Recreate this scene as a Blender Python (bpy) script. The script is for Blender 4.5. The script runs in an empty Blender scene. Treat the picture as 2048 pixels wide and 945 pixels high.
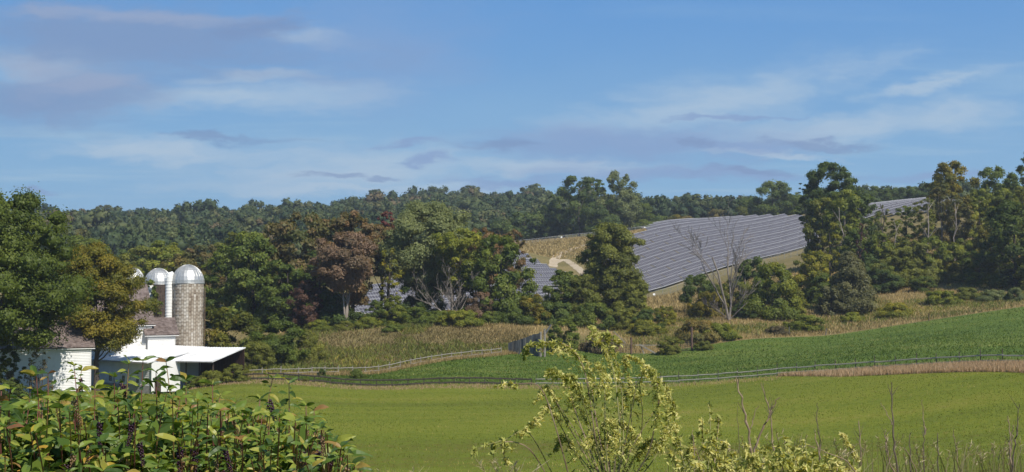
import bpy, math, random
import numpy as np
from mathutils import Vector, Matrix, Quaternion

# ------------------------------------------------------------------ camera
W_PX, H_PX, FPX, HORIZON = 2048.0, 945.0, 2472.0, 560.0
PITCH = math.atan((HORIZON - H_PX / 2) / FPX)
SC = bpy.context.scene
COL = SC.collection
cam_data = bpy.data.cameras.new('camera')
cam_data.sensor_width = 36.0
cam_data.lens = FPX / W_PX * 36.0
cam_data.clip_start = 0.1
cam_data.clip_end = 12000.0
cam = bpy.data.objects.new('camera', cam_data)
COL.objects.link(cam)
cam.rotation_euler = (math.pi / 2 + PITCH, 0, 0)
SC.camera = cam

# ------------------------------------------------------------------ light
SUN_AZ, SUN_EL = math.radians(40), math.radians(47)      # azimuth: to the right of straight behind the camera
sun_dir = Vector((math.sin(SUN_AZ) * math.cos(SUN_EL), -math.cos(SUN_AZ) * math.cos(SUN_EL), math.sin(SUN_EL)))
sun_data = bpy.data.lights.new('sun', 'SUN')
sun_data.energy = 4.1
sun_data.angle = math.radians(0.5)
sun_data.color = (1.0, 0.945, 0.85)
sun = bpy.data.objects.new('sun', sun_data)
COL.objects.link(sun)
sun.rotation_euler = sun_dir.to_track_quat('Z', 'Y').to_euler()
sun.location = sun_dir * 100

EXPOSURE = 0.62
SC.view_settings.view_transform = 'Standard'
SC.view_settings.look = 'None'
SC.view_settings.exposure = EXPOSURE
SC.view_settings.gamma = 1.0
SC.view_settings.use_curve_mapping = False
SC.render.engine = 'CYCLES'
SC.cycles.max_bounces = 6
SC.cycles.diffuse_bounces = 3
SC.cycles.glossy_bounces = 2
SC.cycles.transmission_bounces = 4
SC.cycles.transparent_max_bounces = 8
SC.cycles.use_denoising = True

# ------------------------------------------------------------------ world: Nishita sky with thin high cloud
def N(nt, kind, **kw):
    n = nt.nodes.new(kind)
    for k, v in kw.items():
        if k.startswith('i_'):
            key = k[2:]
            key = int(key) if key.isdigit() else key
            n.inputs[key].default_value = v
        else:
            setattr(n, k, v)
    return n

SKY_STRENGTH = .12  # raised for fill light from the dome above the view
def build_world():
    w = bpy.data.worlds.new('World')
    SC.world = w
    w.use_nodes = True
    nt = w.node_tree
    nt.nodes.clear()
    L = nt.links.new
    out = N(nt, 'ShaderNodeOutputWorld')
    bg = N(nt, 'ShaderNodeBackground')
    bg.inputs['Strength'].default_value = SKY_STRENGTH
    sky = N(nt, 'ShaderNodeTexSky', sky_type='NISHITA', sun_disc=False)
    sky.sun_elevation = SUN_EL
    sky.sun_rotation = math.pi - SUN_AZ
    sky.air_density = 0.5
    sky.dust_density = 0.15
    sky.ozone_density = 6
    sky.altitude = 150
    tc = N(nt, 'ShaderNodeTexCoord')
    sep = N(nt, 'ShaderNodeSeparateXYZ')
    L(tc.outputs['Generated'], sep.inputs[0])
    def M(op, a, b=None, c=None, clamp=False):
        n = N(nt, 'ShaderNodeMath', operation=op, use_clamp=clamp)
        for i, v in enumerate((a, b, c)):
            if v is None: continue
            if isinstance(v, (int, float)): n.inputs[i].default_value = v
            else: L(v, n.inputs[i])
        return n.outputs[0]
    X, Y, Z = sep.outputs
    # the cloud sheet: the direction met with a flat layer overhead
    zz = M('ADD', M('MAXIMUM', Z, 0.0), 0.045)
    px, py = M('DIVIDE', X, zz), M('DIVIDE', Y, zz)
    comb = N(nt, 'ShaderNodeCombineXYZ')
    L(px, comb.inputs[0]); L(py, comb.inputs[1])
    # azimuth / elevation of the sky, as tangents
    yy = M('MAXIMUM', Y, 0.05)
    u, v = M('DIVIDE', X, yy), M('DIVIDE', Z, yy)
    def noise(scale, detail, rough, sx=1.0, sy=1.0, off=(0, 0, 0), vec=None):
        mp = N(nt, 'ShaderNodeMapping')
        mp.inputs['Scale'].default_value = (sx, sy, 1)
        mp.inputs['Location'].default_value = off
        L(vec if vec is not None else comb.outputs[0], mp.inputs[0])
        n = N(nt, 'ShaderNodeTexNoise', noise_dimensions='3D')
        n.inputs['Scale'].default_value = scale
        n.inputs['Detail'].default_value = detail
        n.inputs['Roughness'].default_value = rough
        n.inputs['Distortion'].default_value = 0.35
        L(mp.outputs[0], n.inputs['Vector'])
        return n.outputs[0]
    def ramp(x, a, b, lo=0.0, hi=1.0):
        n = N(nt, 'ShaderNodeMapRange', interpolation_type='SMOOTHSTEP')
        n.inputs[1].default_value = a; n.inputs[2].default_value = b
        n.inputs[3].default_value = lo; n.inputs[4].default_value = hi
        L(x, n.inputs[0])
        return n.outputs[0]
    # cloud edges are torn by two sizes of turbulence, drawn out along the wind
    uv0 = N(nt, 'ShaderNodeCombineXYZ')
    L(u, uv0.inputs[0]); L(v, uv0.inputs[1])
    def turb(scale, sy, off, amt_u, amt_v, u, v):
        mp = N(nt, 'ShaderNodeMapping'); mp.inputs['Scale'].default_value = (1, sy, 1); mp.inputs['Location'].default_value = off
        L(uv0.outputs[0], mp.inputs[0])
        n = N(nt, 'ShaderNodeTexNoise'); n.inputs['Scale'].default_value = scale; n.inputs['Detail'].default_value = 5; n.inputs['Roughness'].default_value = .6
        L(mp.outputs[0], n.inputs['Vector'])
        sp = N(nt, 'ShaderNodeSeparateColor'); L(n.outputs['Color'], sp.inputs[0])
        return (M('MULTIPLY_ADD', M('SUBTRACT', sp.outputs[0], .5), amt_u, u), M('MULTIPLY_ADD', M('SUBTRACT', sp.outputs[1], .5), amt_v, v))
    u, v0_ = u, v
    u, v = turb(6.0, 2.6, (2.2, 4.1, 0), .16, .045, u, v)
    u, v = turb(28.0, 3.5, (7.2, 1.1, 0), .05, .016, u, v)
    uv = N(nt, 'ShaderNodeCombineXYZ')
    L(u, uv.inputs[0]); L(v, uv.inputs[1])
    n_big = noise(0.55, 6, 0.55, 1.0, 0.7, (3.1, 1.7, 0))
    n_streak = noise(1.1, 7, 0.6, 0.45, 1.0, (1.3, 8.2, 0))
    n_edge = noise(18.0, 7, 0.66, 1.0, 5.0, (0.3, 0.9, 0), uv.outputs[0])
    n_edge2 = noise(8.0, 6, 0.62, 1.0, 3.6, (5.3, 2.9, 0), uv.outputs[0])
    def blob(cx, cy, rx, ry, soft=1.0, tilt=0.0, edge=None, amt=1.0):
        """cloud bank centred on a compass direction; its edge frayed by noise"""
        u0, v0 = (cx - 1024) / FPX, (HORIZON - cy) / FPX
        du, dv = M('SUBTRACT', u, u0), M('SUBTRACT', v, v0)
        dv = M('SUBTRACT', dv, M('MULTIPLY', du, tilt)) if tilt else dv
        a = M('DIVIDE', du, rx / FPX); b = M('DIVIDE', dv, ry / FPX)
        r = M('SQRT', M('ADD', M('MULTIPLY', a, a), M('MULTIPLY', b, b)))
        e = M('MULTIPLY', M('SUBTRACT', edge if edge is not None else n_edge, 0.5), 2.6 * amt)
        return ramp(M('ADD', r, e), 1.0 + 0.35 * soft, 1.0 - 0.75 * soft)
    def total(items):
        s = items[0]
        for i in items[1:]: s = M('MAXIMUM', s, i)
        return s
    def rgb(c):
        return (c[0], c[1], c[2], 1.0)
    hs = N(nt, 'ShaderNodeHueSaturation'); hs.inputs['Saturation'].default_value = 1.1; hs.inputs['Value'].default_value = 1.08; hs.inputs['Hue'].default_value = .488
    L(sky.outputs[0], hs.inputs['Color'])
    cur = hs.outputs[0]
    def over(cur, fac, srgb, k=1.0):
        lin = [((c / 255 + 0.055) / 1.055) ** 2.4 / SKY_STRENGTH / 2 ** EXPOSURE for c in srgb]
        m = N(nt, 'ShaderNodeMix', data_type='RGBA')
        m.inputs['B'].default_value = rgb(lin) if 'B' in m.inputs else rgb(lin)
        m.inputs[7].default_value = rgb(lin)
        L(M('MULTIPLY', fac, k, clamp=True), m.inputs[0])
        L(cur, m.inputs[6])
        return m.outputs[2]
    # darker blue laid over the lower dome, then moist air near the horizon
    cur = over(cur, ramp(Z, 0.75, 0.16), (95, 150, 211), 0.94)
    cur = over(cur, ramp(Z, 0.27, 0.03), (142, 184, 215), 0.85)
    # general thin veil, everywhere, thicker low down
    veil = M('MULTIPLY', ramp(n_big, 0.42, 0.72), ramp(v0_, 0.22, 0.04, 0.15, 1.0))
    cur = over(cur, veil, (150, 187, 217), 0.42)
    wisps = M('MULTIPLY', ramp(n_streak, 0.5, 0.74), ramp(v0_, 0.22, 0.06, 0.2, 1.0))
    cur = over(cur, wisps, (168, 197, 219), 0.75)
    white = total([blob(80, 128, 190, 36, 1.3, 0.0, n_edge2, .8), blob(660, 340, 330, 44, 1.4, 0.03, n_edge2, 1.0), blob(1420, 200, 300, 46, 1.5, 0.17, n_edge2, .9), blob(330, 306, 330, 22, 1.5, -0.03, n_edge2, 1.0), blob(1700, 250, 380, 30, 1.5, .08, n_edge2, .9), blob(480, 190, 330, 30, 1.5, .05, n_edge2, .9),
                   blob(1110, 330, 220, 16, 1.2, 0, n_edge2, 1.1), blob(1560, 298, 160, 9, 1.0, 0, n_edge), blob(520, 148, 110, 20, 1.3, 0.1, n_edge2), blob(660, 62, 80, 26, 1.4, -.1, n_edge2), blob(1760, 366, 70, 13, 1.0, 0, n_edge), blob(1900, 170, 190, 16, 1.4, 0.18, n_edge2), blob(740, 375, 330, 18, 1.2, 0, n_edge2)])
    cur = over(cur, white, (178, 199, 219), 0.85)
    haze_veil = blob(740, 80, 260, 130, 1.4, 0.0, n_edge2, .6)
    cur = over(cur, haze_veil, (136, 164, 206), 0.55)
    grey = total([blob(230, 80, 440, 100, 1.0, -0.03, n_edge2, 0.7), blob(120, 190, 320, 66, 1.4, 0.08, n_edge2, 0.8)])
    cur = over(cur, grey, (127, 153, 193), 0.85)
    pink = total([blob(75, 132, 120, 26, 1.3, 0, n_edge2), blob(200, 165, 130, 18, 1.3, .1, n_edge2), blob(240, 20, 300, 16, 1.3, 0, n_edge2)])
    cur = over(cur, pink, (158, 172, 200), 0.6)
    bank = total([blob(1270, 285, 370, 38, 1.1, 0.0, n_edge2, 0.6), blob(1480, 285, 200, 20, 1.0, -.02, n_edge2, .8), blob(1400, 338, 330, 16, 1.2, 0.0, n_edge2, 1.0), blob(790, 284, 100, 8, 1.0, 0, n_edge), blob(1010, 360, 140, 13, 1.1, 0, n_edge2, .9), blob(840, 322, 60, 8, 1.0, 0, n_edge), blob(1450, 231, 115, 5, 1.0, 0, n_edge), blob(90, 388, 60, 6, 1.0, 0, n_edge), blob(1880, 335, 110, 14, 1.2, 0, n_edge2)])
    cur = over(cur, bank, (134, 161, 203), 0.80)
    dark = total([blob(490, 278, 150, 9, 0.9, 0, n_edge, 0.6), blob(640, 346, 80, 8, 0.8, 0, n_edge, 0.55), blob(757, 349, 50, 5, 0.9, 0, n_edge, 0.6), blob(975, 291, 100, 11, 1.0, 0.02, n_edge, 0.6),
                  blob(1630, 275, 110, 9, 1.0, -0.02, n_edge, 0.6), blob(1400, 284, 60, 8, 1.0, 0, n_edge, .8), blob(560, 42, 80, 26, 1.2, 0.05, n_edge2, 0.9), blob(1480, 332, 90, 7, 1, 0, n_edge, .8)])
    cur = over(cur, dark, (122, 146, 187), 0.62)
    L(cur, bg.inputs['Color'])
    L(bg.outputs[0], out.inputs['Surface'])
build_world()

# ------------------------------------------------------------------ geometry of the place
def ray(px, py):
    xc, yc = (px - W_PX / 2) / FPX, (H_PX / 2 - py) / FPX
    return Vector((xc, math.cos(PITCH) - yc * math.sin(PITCH), math.sin(PITCH) + yc * math.cos(PITCH)))
def P(px, py, D):
    d = ray(px, py)
    return d * (D / d.y)
def project(p):
    c, s = math.cos(PITCH), math.sin(PITCH)
    f = p[1] * c + p[2] * s
    v = -p[1] * s + p[2] * c
    return (W_PX / 2 + FPX * p[0] / f, H_PX / 2 - FPX * v / f)
def X_at(px, D):
    return P(px, HORIZON, D).x

CTRL = []                                    # (x, y, z): surveyed points of the ground
for x in (-40, -15, 0, 15, 40):
    CTRL += [(x, -60, -1.3), (x, -20, -1.5), (x, 0, -1.7), (x * 1.1, 8, -2.7), (x * 1.2, 20, -6.0), (x * 1.4, 45, -11.2)]
for a in [(1000, 945, 90), (2048, 945, 86), (0, 945, 92), (200, 800, 170), (1000, 840, 135), (1800, 842, 122), (-700, 800, 165), (2700, 850, 110),
          (400, 772, 200), (700, 772, 200), (1060, 771, 200), (1560, 752, 178), (2048, 729, 150),
          (130, 782, 190), (350, 785, 205), (0, 790, 190), (-400, 790, 190),
          (480, 756, 206), (640, 752, 210), (760, 746, 222), (1000, 706, 252), (900, 748, 215), (1200, 738, 225), (1300, 708, 262), (1800, 690, 222), (1650, 672, 280), (2048, 614, 292), (2400, 580, 300),
          (480, 725, 235), (640, 668, 275), (700, 654, 285), (900, 640, 290), (1060, 655, 283), (1215, 652, 300), (1450, 643, 300), (1640, 605, 330), (1850, 574, 345), (2048, 592, 315), (300, 700, 260),
          (300, 590, 400), (100, 575, 500), (500, 560, 500), (-400, 590, 400),
          (745, 628, 390), (745, 555, 480), (1050, 600, 420), (1060, 506, 520), (1110, 543, 490), (1112, 524, 515), (1310, 591, 425), (1450, 548, 440), (1615, 503, 465),
          (1262, 486, 530), (1350, 450, 585), (1450, 446, 580), (1590, 432, 575), (1606, 468, 515), (1780, 420, 520), (1950, 405, 500), (2350, 400, 480), (1800, 470, 425), (2048, 480, 400),
          (1150, 480, 580), (1040, 492, 575), (1190, 474, 620), (1350, 462, 640),
          (60, 510, 650), (500, 503, 650), (900, 482, 700), (1350, 455, 720), (-500, 510, 650),
          (60, 462, 1100), (300, 464, 1100), (600, 452, 1100), (780, 432, 1100), (900, 424, 1100), (1050, 429, 1100), (1400, 446, 1000), (1700, 456, 900), (2048, 455, 900), (2500, 455, 900), (1780, 432, 680), (2048, 430, 680), (1540, 448, 720), (-500, 456, 1100)]:
    p = P(*a); CTRL.append((p.x, p.y, p.z))
for D, z in ((1700, 50), (3200, 40)):
    for s in (-0.9, -0.45, 0, 0.45, 0.9): CTRL.append((s * (D + 60), D, z))
CTRL = np.array(CTRL)
def warp(x, y):
    return np.stack([2.2 * x / (y + 90.0), np.log((y + 90.0) / 100.0)], -1)
_c = warp(CTRL[:, 0], CTRL[:, 1])
def _phi(r2): return np.where(r2 > 1e-12, 0.5 * r2 * np.log(r2 + 1e-12), 0.0)
_d = ((_c[:, None] - _c[None]) ** 2).sum(-1)
_n = len(_c)
_A = np.zeros((_n + 3, _n + 3))
_A[:_n, :_n] = _phi(_d) + np.eye(_n) * 2e-4
_A[:_n, _n] = 1; _A[:_n, _n + 1:] = _c
_A[_n, :_n] = 1; _A[_n + 1:, :_n] = _c.T
_wts = np.linalg.solve(_A, np.concatenate([CTRL[:, 2], np.zeros(3)]))
def Tn(x, y):
    x, y = np.asarray(x, float), np.asarray(y, float)
    out = np.empty(x.shape)
    xf, yf, of = x.ravel(), y.ravel(), out.ravel()
    for i in range(0, len(xf), 20000):
        q = warp(xf[i:i + 20000], yf[i:i + 20000])
        r2 = ((q[:, None] - _c[None]) ** 2).sum(-1)
        of[i:i + 20000] = _phi(r2) @ _wts[:_n] + _wts[_n] + q @ _wts[_n + 1:]
    return of.reshape(x.shape)
def T(x, y):
    return float(Tn([x], [y])[0])
def G(px, D, dz=0.0):
    x = X_at(px, D)
    return Vector((x, D, T(x, D) + dz))

# ------------------------------------------------------------------ noise on the ground plan
def hash2(ix, iy, seed):
    h = (ix.astype(np.int64) * 374761393 + iy.astype(np.int64) * 668265263 + seed * 1442695041) & 0x7fffffff
    h = ((h ^ (h >> 13)) * 1274126177) & 0x7fffffff
    return ((h ^ (h >> 16)) & 0xffff) / 65535.0
def vnoise(x, y, seed=0, oct=3):
    t, a, tot = 0.0, 1.0, 0.0
    for o in range(oct):
        ix, iy = np.floor(x), np.floor(y)
        fx, fy = x - ix, y - iy
        fx, fy = fx * fx * (3 - 2 * fx), fy * fy * (3 - 2 * fy)
        h = lambda dx, dy: hash2(ix + dx, iy + dy, seed + o * 17)
        t = t + a * ((h(0, 0) * (1 - fx) + h(1, 0) * fx) * (1 - fy) + (h(0, 1) * (1 - fx) + h(1, 1) * fx) * fy)
        tot += a; a *= 0.5; x, y = x * 2.03 + 5.1, y * 2.03 + 1.7
    return t / tot

# ------------------------------------------------------------------ object helpers
def link(o, parent=None):
    COL.objects.link(o)
    if parent is not None: o.parent = parent
    return o
def tag(o, label=None, cat=None, group=None, kind=None):
    if label: o['label'] = label
    if cat: o['category'] = cat
    if group: o['group'] = group
    if kind: o['kind'] = kind
    return o
def thing(name, loc, label, cat, group=None, rz=0.0):
    o = bpy.data.objects.new(name, None)
    o.empty_display_size = 0.3
    link(o); o.location = loc; o.rotation_euler = (0, 0, rz)
    return tag(o, label, cat, group)
def np_mesh(name, V, Fc, mats, tint=None, midx=None, smooth=False):
    V = np.asarray(V, np.float32).reshape(-1, 3); Fc = np.asarray(Fc, np.int32)
    k = Fc.shape[1]; m = len(Fc)
    me = bpy.data.meshes.new(name)
    me.vertices.add(len(V)); me.vertices.foreach_set('co', V.ravel())
    me.loops.add(m * k); me.loops.foreach_set('vertex_index', Fc.ravel())
    me.polygons.add(m)
    me.polygons.foreach_set('loop_start', np.arange(0, m * k, k, dtype=np.int32))
    me.polygons.foreach_set('loop_total', np.full(m, k, np.int32))
    for mt in (mats if isinstance(mats, (list, tuple)) else [mats]): me.materials.append(mt)
    if midx is not None: me.polygons.foreach_set('material_index', np.asarray(midx, np.int32))
    if smooth: me.polygons.foreach_set('use_smooth', np.ones(m, bool))
    if tint is not None:
        at = me.attributes.new('tint', 'FLOAT', 'POINT')
        at.data.foreach_set('value', np.asarray(tint, np.float32).ravel())
    me.update(calc_edges=True)
    return me
def np_obj(name, V, Fc, mats, parent=None, tint=None, midx=None, smooth=False):
    return link(bpy.data.objects.new(name, np_mesh(name, V, Fc, mats, tint, midx, smooth)), parent)
class MB:
    """collects polygons for one mesh object"""
    def __init__(s): s.v, s.f, s.m, s.t = [], [], [], []
    def poly(s, pts, mi=0, t=0.5):
        b = len(s.v); s.v += [tuple(p) for p in pts]; s.t += [t] * len(pts)
        s.f.append(tuple(range(b, b + len(pts)))); s.m.append(mi)
    def box(s, c, size, mi=0, t=0.5, mat=None):
        c = Vector(c); h = Vector(size) / 2
        q = [Vector((x * h.x, y * h.y, z * h.z)) for z in (-1, 1) for y in (-1, 1) for x in (-1, 1)]
        if mat is not None: q = [mat @ p for p in q]
        b = len(s.v); s.v += [tuple(c + p) for p in q]; s.t += [t] * 8
        for f in ((0, 2, 3, 1), (4, 5, 7, 6), (0, 1, 5, 4), (2, 6, 7, 3), (0, 4, 6, 2), (1, 3, 7, 5)):
            s.f.append(tuple(b + i for i in f)); s.m.append(mi)
    def hexa(s, lo, hi, mi=0, t=0.5):
        """solid between two matching quads (lists of 4 points)"""
        b = len(s.v); s.v += [tuple(p) for p in lo] + [tuple(p) for p in hi]; s.t += [t] * 8
        for f in ((3, 2, 1, 0), (4, 5, 6, 7), (0, 1, 5, 4), (1, 2, 6, 5), (2, 3, 7, 6), (3, 0, 4, 7)):
            s.f.append(tuple(b + i for i in f)); s.m.append(mi)
    def tube(s, pts, radii, sides=6, mi=0, t=0.5, cap=True):
        pts = [Vector(p) for p in pts]
        if not isinstance(radii, (list, tuple)): radii = [radii] * len(pts)
        b = len(s.v); ref = Vector((0.13, 0.92, 0.31)); n = len(pts)
        for i, p in enumerate(pts):
            d = (pts[min(i + 1, n - 1)] - pts[max(i - 1, 0)])
            d = d.normalized() if d.length > 1e-9 else Vector((0, 0, 1))
            a = d.cross(ref)
            if a.length < 1e-3: a = d.cross(Vector((1, 0, 0)))
            a.normalize(); c = d.cross(a)
            for k in range(sides):
                th = 2 * math.pi * k / sides
                s.v.append(tuple(p + (a * math.cos(th) + c * math.sin(th)) * radii[i])); s.t.append(t)
        for i in range(n - 1):
            for k in range(sides):
                k2 = (k + 1) % sides
                s.f.append((b + i * sides + k, b + i * sides + k2, b + (i + 1) * sides + k2, b + (i + 1) * sides + k)); s.m.append(mi)
        if cap:
            s.f.append(tuple(b + k for k in reversed(range(sides)))); s.m.append(mi)
            s.f.append(tuple(b + (n - 1) * sides + k for k in range(sides))); s.m.append(mi)
    def mesh(s, name, mats, smooth=False):
        me = bpy.data.meshes.new(name)
        me.from_pydata(s.v, [], s.f)
        for m in (mats if isinstance(mats, (list, tuple)) else [mats]): me.materials.append(m)
        me.polygons.foreach_set('material_index', s.m)
        if smooth: me.polygons.foreach_set('use_smooth', [True] * len(s.f))
        at = me.attributes.new('tint', 'FLOAT', 'POINT'); at.data.foreach_set('value', s.t)
        me.update()
        return me
    def obj(s, name, mats, parent=None, smooth=False):
        return link(bpy.data.objects.new(name, s.mesh(name, mats, smooth)), parent)

# ------------------------------------------------------------------ materials
def new_mat(name):
    m = bpy.data.materials.new(name); m.use_nodes = True
    nt = m.node_tree; nt.nodes.clear()
    return m, nt, nt.links.new, N(nt, 'ShaderNodeOutputMaterial')
def ramp_node(nt, stops, src, L):
    r = N(nt, 'ShaderNodeValToRGB')
    cr = r.color_ramp
    while len(cr.elements) < len(stops): cr.elements.new(0.5)
    for e, (p, c) in zip(cr.elements, stops): e.position = p; e.color = (*c, 1)
    L(src, r.inputs[0])
    return r.outputs[0]
def leaf_mat(name, stops, trans=0.42, rough=0.55, spec=0.25, src='tint', shift=False):
    m, nt, L, out = new_mat(name)
    if src == 'tint':
        a = N(nt, 'ShaderNodeAttribute', attribute_name='tint'); s = a.outputs['Fac']
        if shift:                                   # each plant's own hue, kept in its object colour
            oi = N(nt, 'ShaderNodeObjectInfo'); sp = N(nt, 'ShaderNodeSeparateColor'); L(oi.outputs['Color'], sp.inputs[0])
            ad = N(nt, 'ShaderNodeMath', operation='ADD'); L(s, ad.inputs[0]); L(sp.outputs[0], ad.inputs[1])
            sb = N(nt, 'ShaderNodeMath', operation='SUBTRACT'); L(ad.outputs[0], sb.inputs[0]); sb.inputs[1].default_value = .5; s = sb.outputs[0]
    else:
        a = N(nt, 'ShaderNodeObjectInfo'); s = a.outputs['Random']
    c = ramp_node(nt, stops, s, L)
    b = N(nt, 'ShaderNodeBsdfPrincipled'); b.inputs['Roughness'].default_value = rough
    b.inputs['Specular IOR Level'].default_value = spec
    L(c, b.inputs['Base Color'])
    t = N(nt, 'ShaderNodeBsdfTranslucent')
    h = N(nt, 'ShaderNodeMix', data_type='RGBA', blend_type='MULTIPLY'); h.inputs[0].default_value = 1.0
    h.inputs[7].default_value = (1.5, 1.35, 0.6, 1); L(c, h.inputs[6]); L(h.outputs[2], t.inputs[0])
    mx = N(nt, 'ShaderNodeMixShader'); mx.inputs[0].default_value = trans
    L(b.outputs[0], mx.inputs[1]); L(t.outputs[0], mx.inputs[2]); L(mx.outputs[0], out.inputs[0])
    return m
def noise_mat(name, stops, scale=1.0, detail=6, stretch=(1, 1, 1), rough=0.8, metal=0.0, spec=0.3, bump=0.0, bump_scale=None, tint=0.0, coord='Object', rough2=0.6):
    """colour from two octaves of noise, optional fine bump, optional per-piece tint"""
    m, nt, L, out = new_mat(name)
    tc = N(nt, 'ShaderNodeTexCoord'); mp = N(nt, 'ShaderNodeMapping'); mp.inputs['Scale'].default_value = stretch
    if coord == 'World':
        g = N(nt, 'ShaderNodeNewGeometry'); L(g.outputs['Position'], mp.inputs[0])
    else: L(tc.outputs[coord], mp.inputs[0])
    n = N(nt, 'ShaderNodeTexNoise'); n.inputs['Scale'].default_value = scale; n.inputs['Detail'].default_value = detail
    n.inputs['Roughness'].default_value = rough2
    L(mp.outputs[0], n.inputs['Vector'])
    src = n.outputs[0]
    if tint:
        a = N(nt, 'ShaderNodeAttribute', attribute_name='tint')
        k = N(nt, 'ShaderNodeMath', operation='MULTIPLY_ADD'); k.inputs[1].default_value = tint
        s0 = N(nt, 'ShaderNodeMath', operation='SUBTRACT'); s0.inputs[1].default_value = 0.5
        L(a.outputs['Fac'], s0.inputs[0]); L(s0.outputs[0], k.inputs[0]); L(src, k.inputs[2]); src = k.outputs[0]
    c = ramp_node(nt, stops, src, L)
    b = N(nt, 'ShaderNodeBsdfPrincipled'); b.inputs['Roughness'].default_value = rough
    b.inputs['Metallic'].default_value = metal; b.inputs['Specular IOR Level'].default_value = spec
    L(c, b.inputs['Base Color'])
    if bump:
        n2 = N(nt, 'ShaderNodeTexNoise'); n2.inputs['Scale'].default_value = bump_scale or scale * 4; n2.inputs['Detail'].default_value = 4
        L(mp.outputs[0], n2.inputs['Vector'])
        bp = N(nt, 'ShaderNodeBump'); bp.inputs['Strength'].default_value = bump; bp.inputs['Distance'].default_value = 0.1
        L(n2.outputs[0], bp.inputs['Height']); L(bp.outputs[0], b.inputs['Normal'])
    L(b.outputs[0], out.inputs[0])
    return m

PAL = {
    'maple':  [(0, (0.0579, 0.0841, 0.0132)), (.5, (0.1012, 0.1330, 0.0192)), (1, (0.1663, 0.1967, 0.0298))],
    'green':  [(0, (0.0567, 0.0878, 0.0146)), (.5, (0.1105, 0.1488, 0.0223)), (1, (0.1985, 0.2260, 0.0344))],
    'deep':   [(0, (0.0486, 0.0790, 0.0186)), (.5, (0.0875, 0.1276, 0.0264)), (1, (0.1458, 0.1823, 0.0353))],
    'olive':  [(0, (0.0922, 0.1064, 0.0171)), (.5, (0.1588, 0.1728, 0.0283)), (1, (0.2551, 0.2593, 0.0429))],
    'willow': [(0, (0.1176, 0.1434, 0.0515)), (.5, (0.1848, 0.2106, 0.0784)), (1, (0.2520, 0.2744, 0.1098))],
    'lime':   [(0, (0.0949, 0.1247, 0.0153)), (.5, (0.1835, 0.2078, 0.0244)), (1, (0.3291, 0.3110, 0.0345))],
    'yellow': [(0, (.115, .135, 0.0158)), (.5, (.235, .225, 0.0216)), (1, (.400, .320, 0.0288))],
    'golden': [(0, (0.0746, 0.0933, 0.0123)), (.45, (0.1446, 0.1399, 0.0158)), (1, (0.2655, 0.2067, 0.0218))],
    'rust':   [(0, (.085, .100, .028)), (.45, (.135, .122, .040)), (.8, (.190, .132, .056)), (1, (.235, .140, .062))],
    'amber':  [(0, (0.0903, 0.1048, 0.0271)), (.5, (0.1835, 0.1547, 0.0419)), (1, (0.3034, 0.2097, 0.0554))],
    'pink':   [(0, (.135, .105, .056)), (.5, (.200, .136, .084)), (1, (.275, .178, .115))],
    'red':    [(0, (.120, .040, .034)), (.5, (.180, .055, .050)), (1, (.200, .110, .058))],
    'maroon': [(0, (.075, .040, .032)), (.5, (.120, .066, .046)), (1, (.165, .100, .055))],
    'cedar':  [(0, (0.0838, 0.0899, 0.0352)), (.5, (0.1354, 0.1348, 0.0535)), (1, (0.2016, 0.1917, 0.0774))],
    'dry':    [(0, (.10, .085, .045)), (.5, (.165, .130, .062)), (1, (.240, .185, .090))],
    'far':    [(0, (0.0452, 0.0657, 0.0164)), (.5, (0.0723, 0.0954, 0.0218)), (1, (0.1130, 0.1314, 0.0308))],
}
LEAF = {k: leaf_mat('leaves_' + k, v, shift=True) for k, v in PAL.items()}
BARK = noise_mat('bark', [(.3, (.040, .031, .024)), (.7, (.095, .078, .062))], 3, 6, (1, 1, .25), .9, bump=.4)
PALE_BARK = noise_mat('pale_bark', [(.3, (.15, .12, .095)), (.7, (.36, .31, .26))], 2, 6, (1, 1, .3), .85, bump=.4)
GREY_BARK = noise_mat('grey_dead_wood', [(.3, (.09, .074, .062)), (.7, (.25, .215, .18))], 2, 6, (1, 1, .3), .85, bump=.4)
# ------------------------------------------------------------------ ground: one sheet in strips that share their edges
D1P = np.array([[-1500, 195], [385, 200], [1060, 200], [1560, 178], [2048, 150], [3500, 120]], float)     # fence at the far side of the mown field
D2P = np.array([[-1500, 206], [400, 206], [590, 208], [760, 222], [1015, 252], [1300, 262], [1650, 280], [2048, 292], [3500, 315]], float)   # upper edge of the pasture
def d1(px): return np.interp(px, D1P[:, 0], D1P[:, 1])
def d2(px): return np.interp(px, D2P[:, 0], D2P[:, 1])
COLS = np.concatenate([np.linspace(-1.5, -0.42, 24)[:-1], np.linspace(-0.42, 0.42, 240), np.linspace(0.42, 1.5, 24)[1:]])
def solve(curve):
    g = np.arange(30, 500, 0.2)
    out = []
    for s in COLS:
        px = 1024 + FPX * s * (g + 60) / g
        out.append(g[np.argmax(g - curve(px) >= 0)])
    return np.array(out)
S1, S2 = solve(d1), solve(d2)
def strip(name, lo, hi, rows, mat, power=1.0, lift=0.0):
    t = np.linspace(0, 1, rows)[:, None] ** power
    D = lo[None] * (1 - t) + hi[None] * t
    X = COLS[None] * (D + 60)
    Z = Tn(X, D) + lift
    n = len(COLS)
    V = np.stack([X, D, Z], -1).reshape(-1, 3)
    i = np.arange(rows - 1)[:, None] * n + np.arange(n - 1)[None]
    F_ = np.stack([i, i + 1, i + 1 + n, i + n], -1).reshape(-1, 4)
    o = np_obj(name, V, F_, mat, smooth=True)
    o['kind'] = 'structure'
    return o
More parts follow.
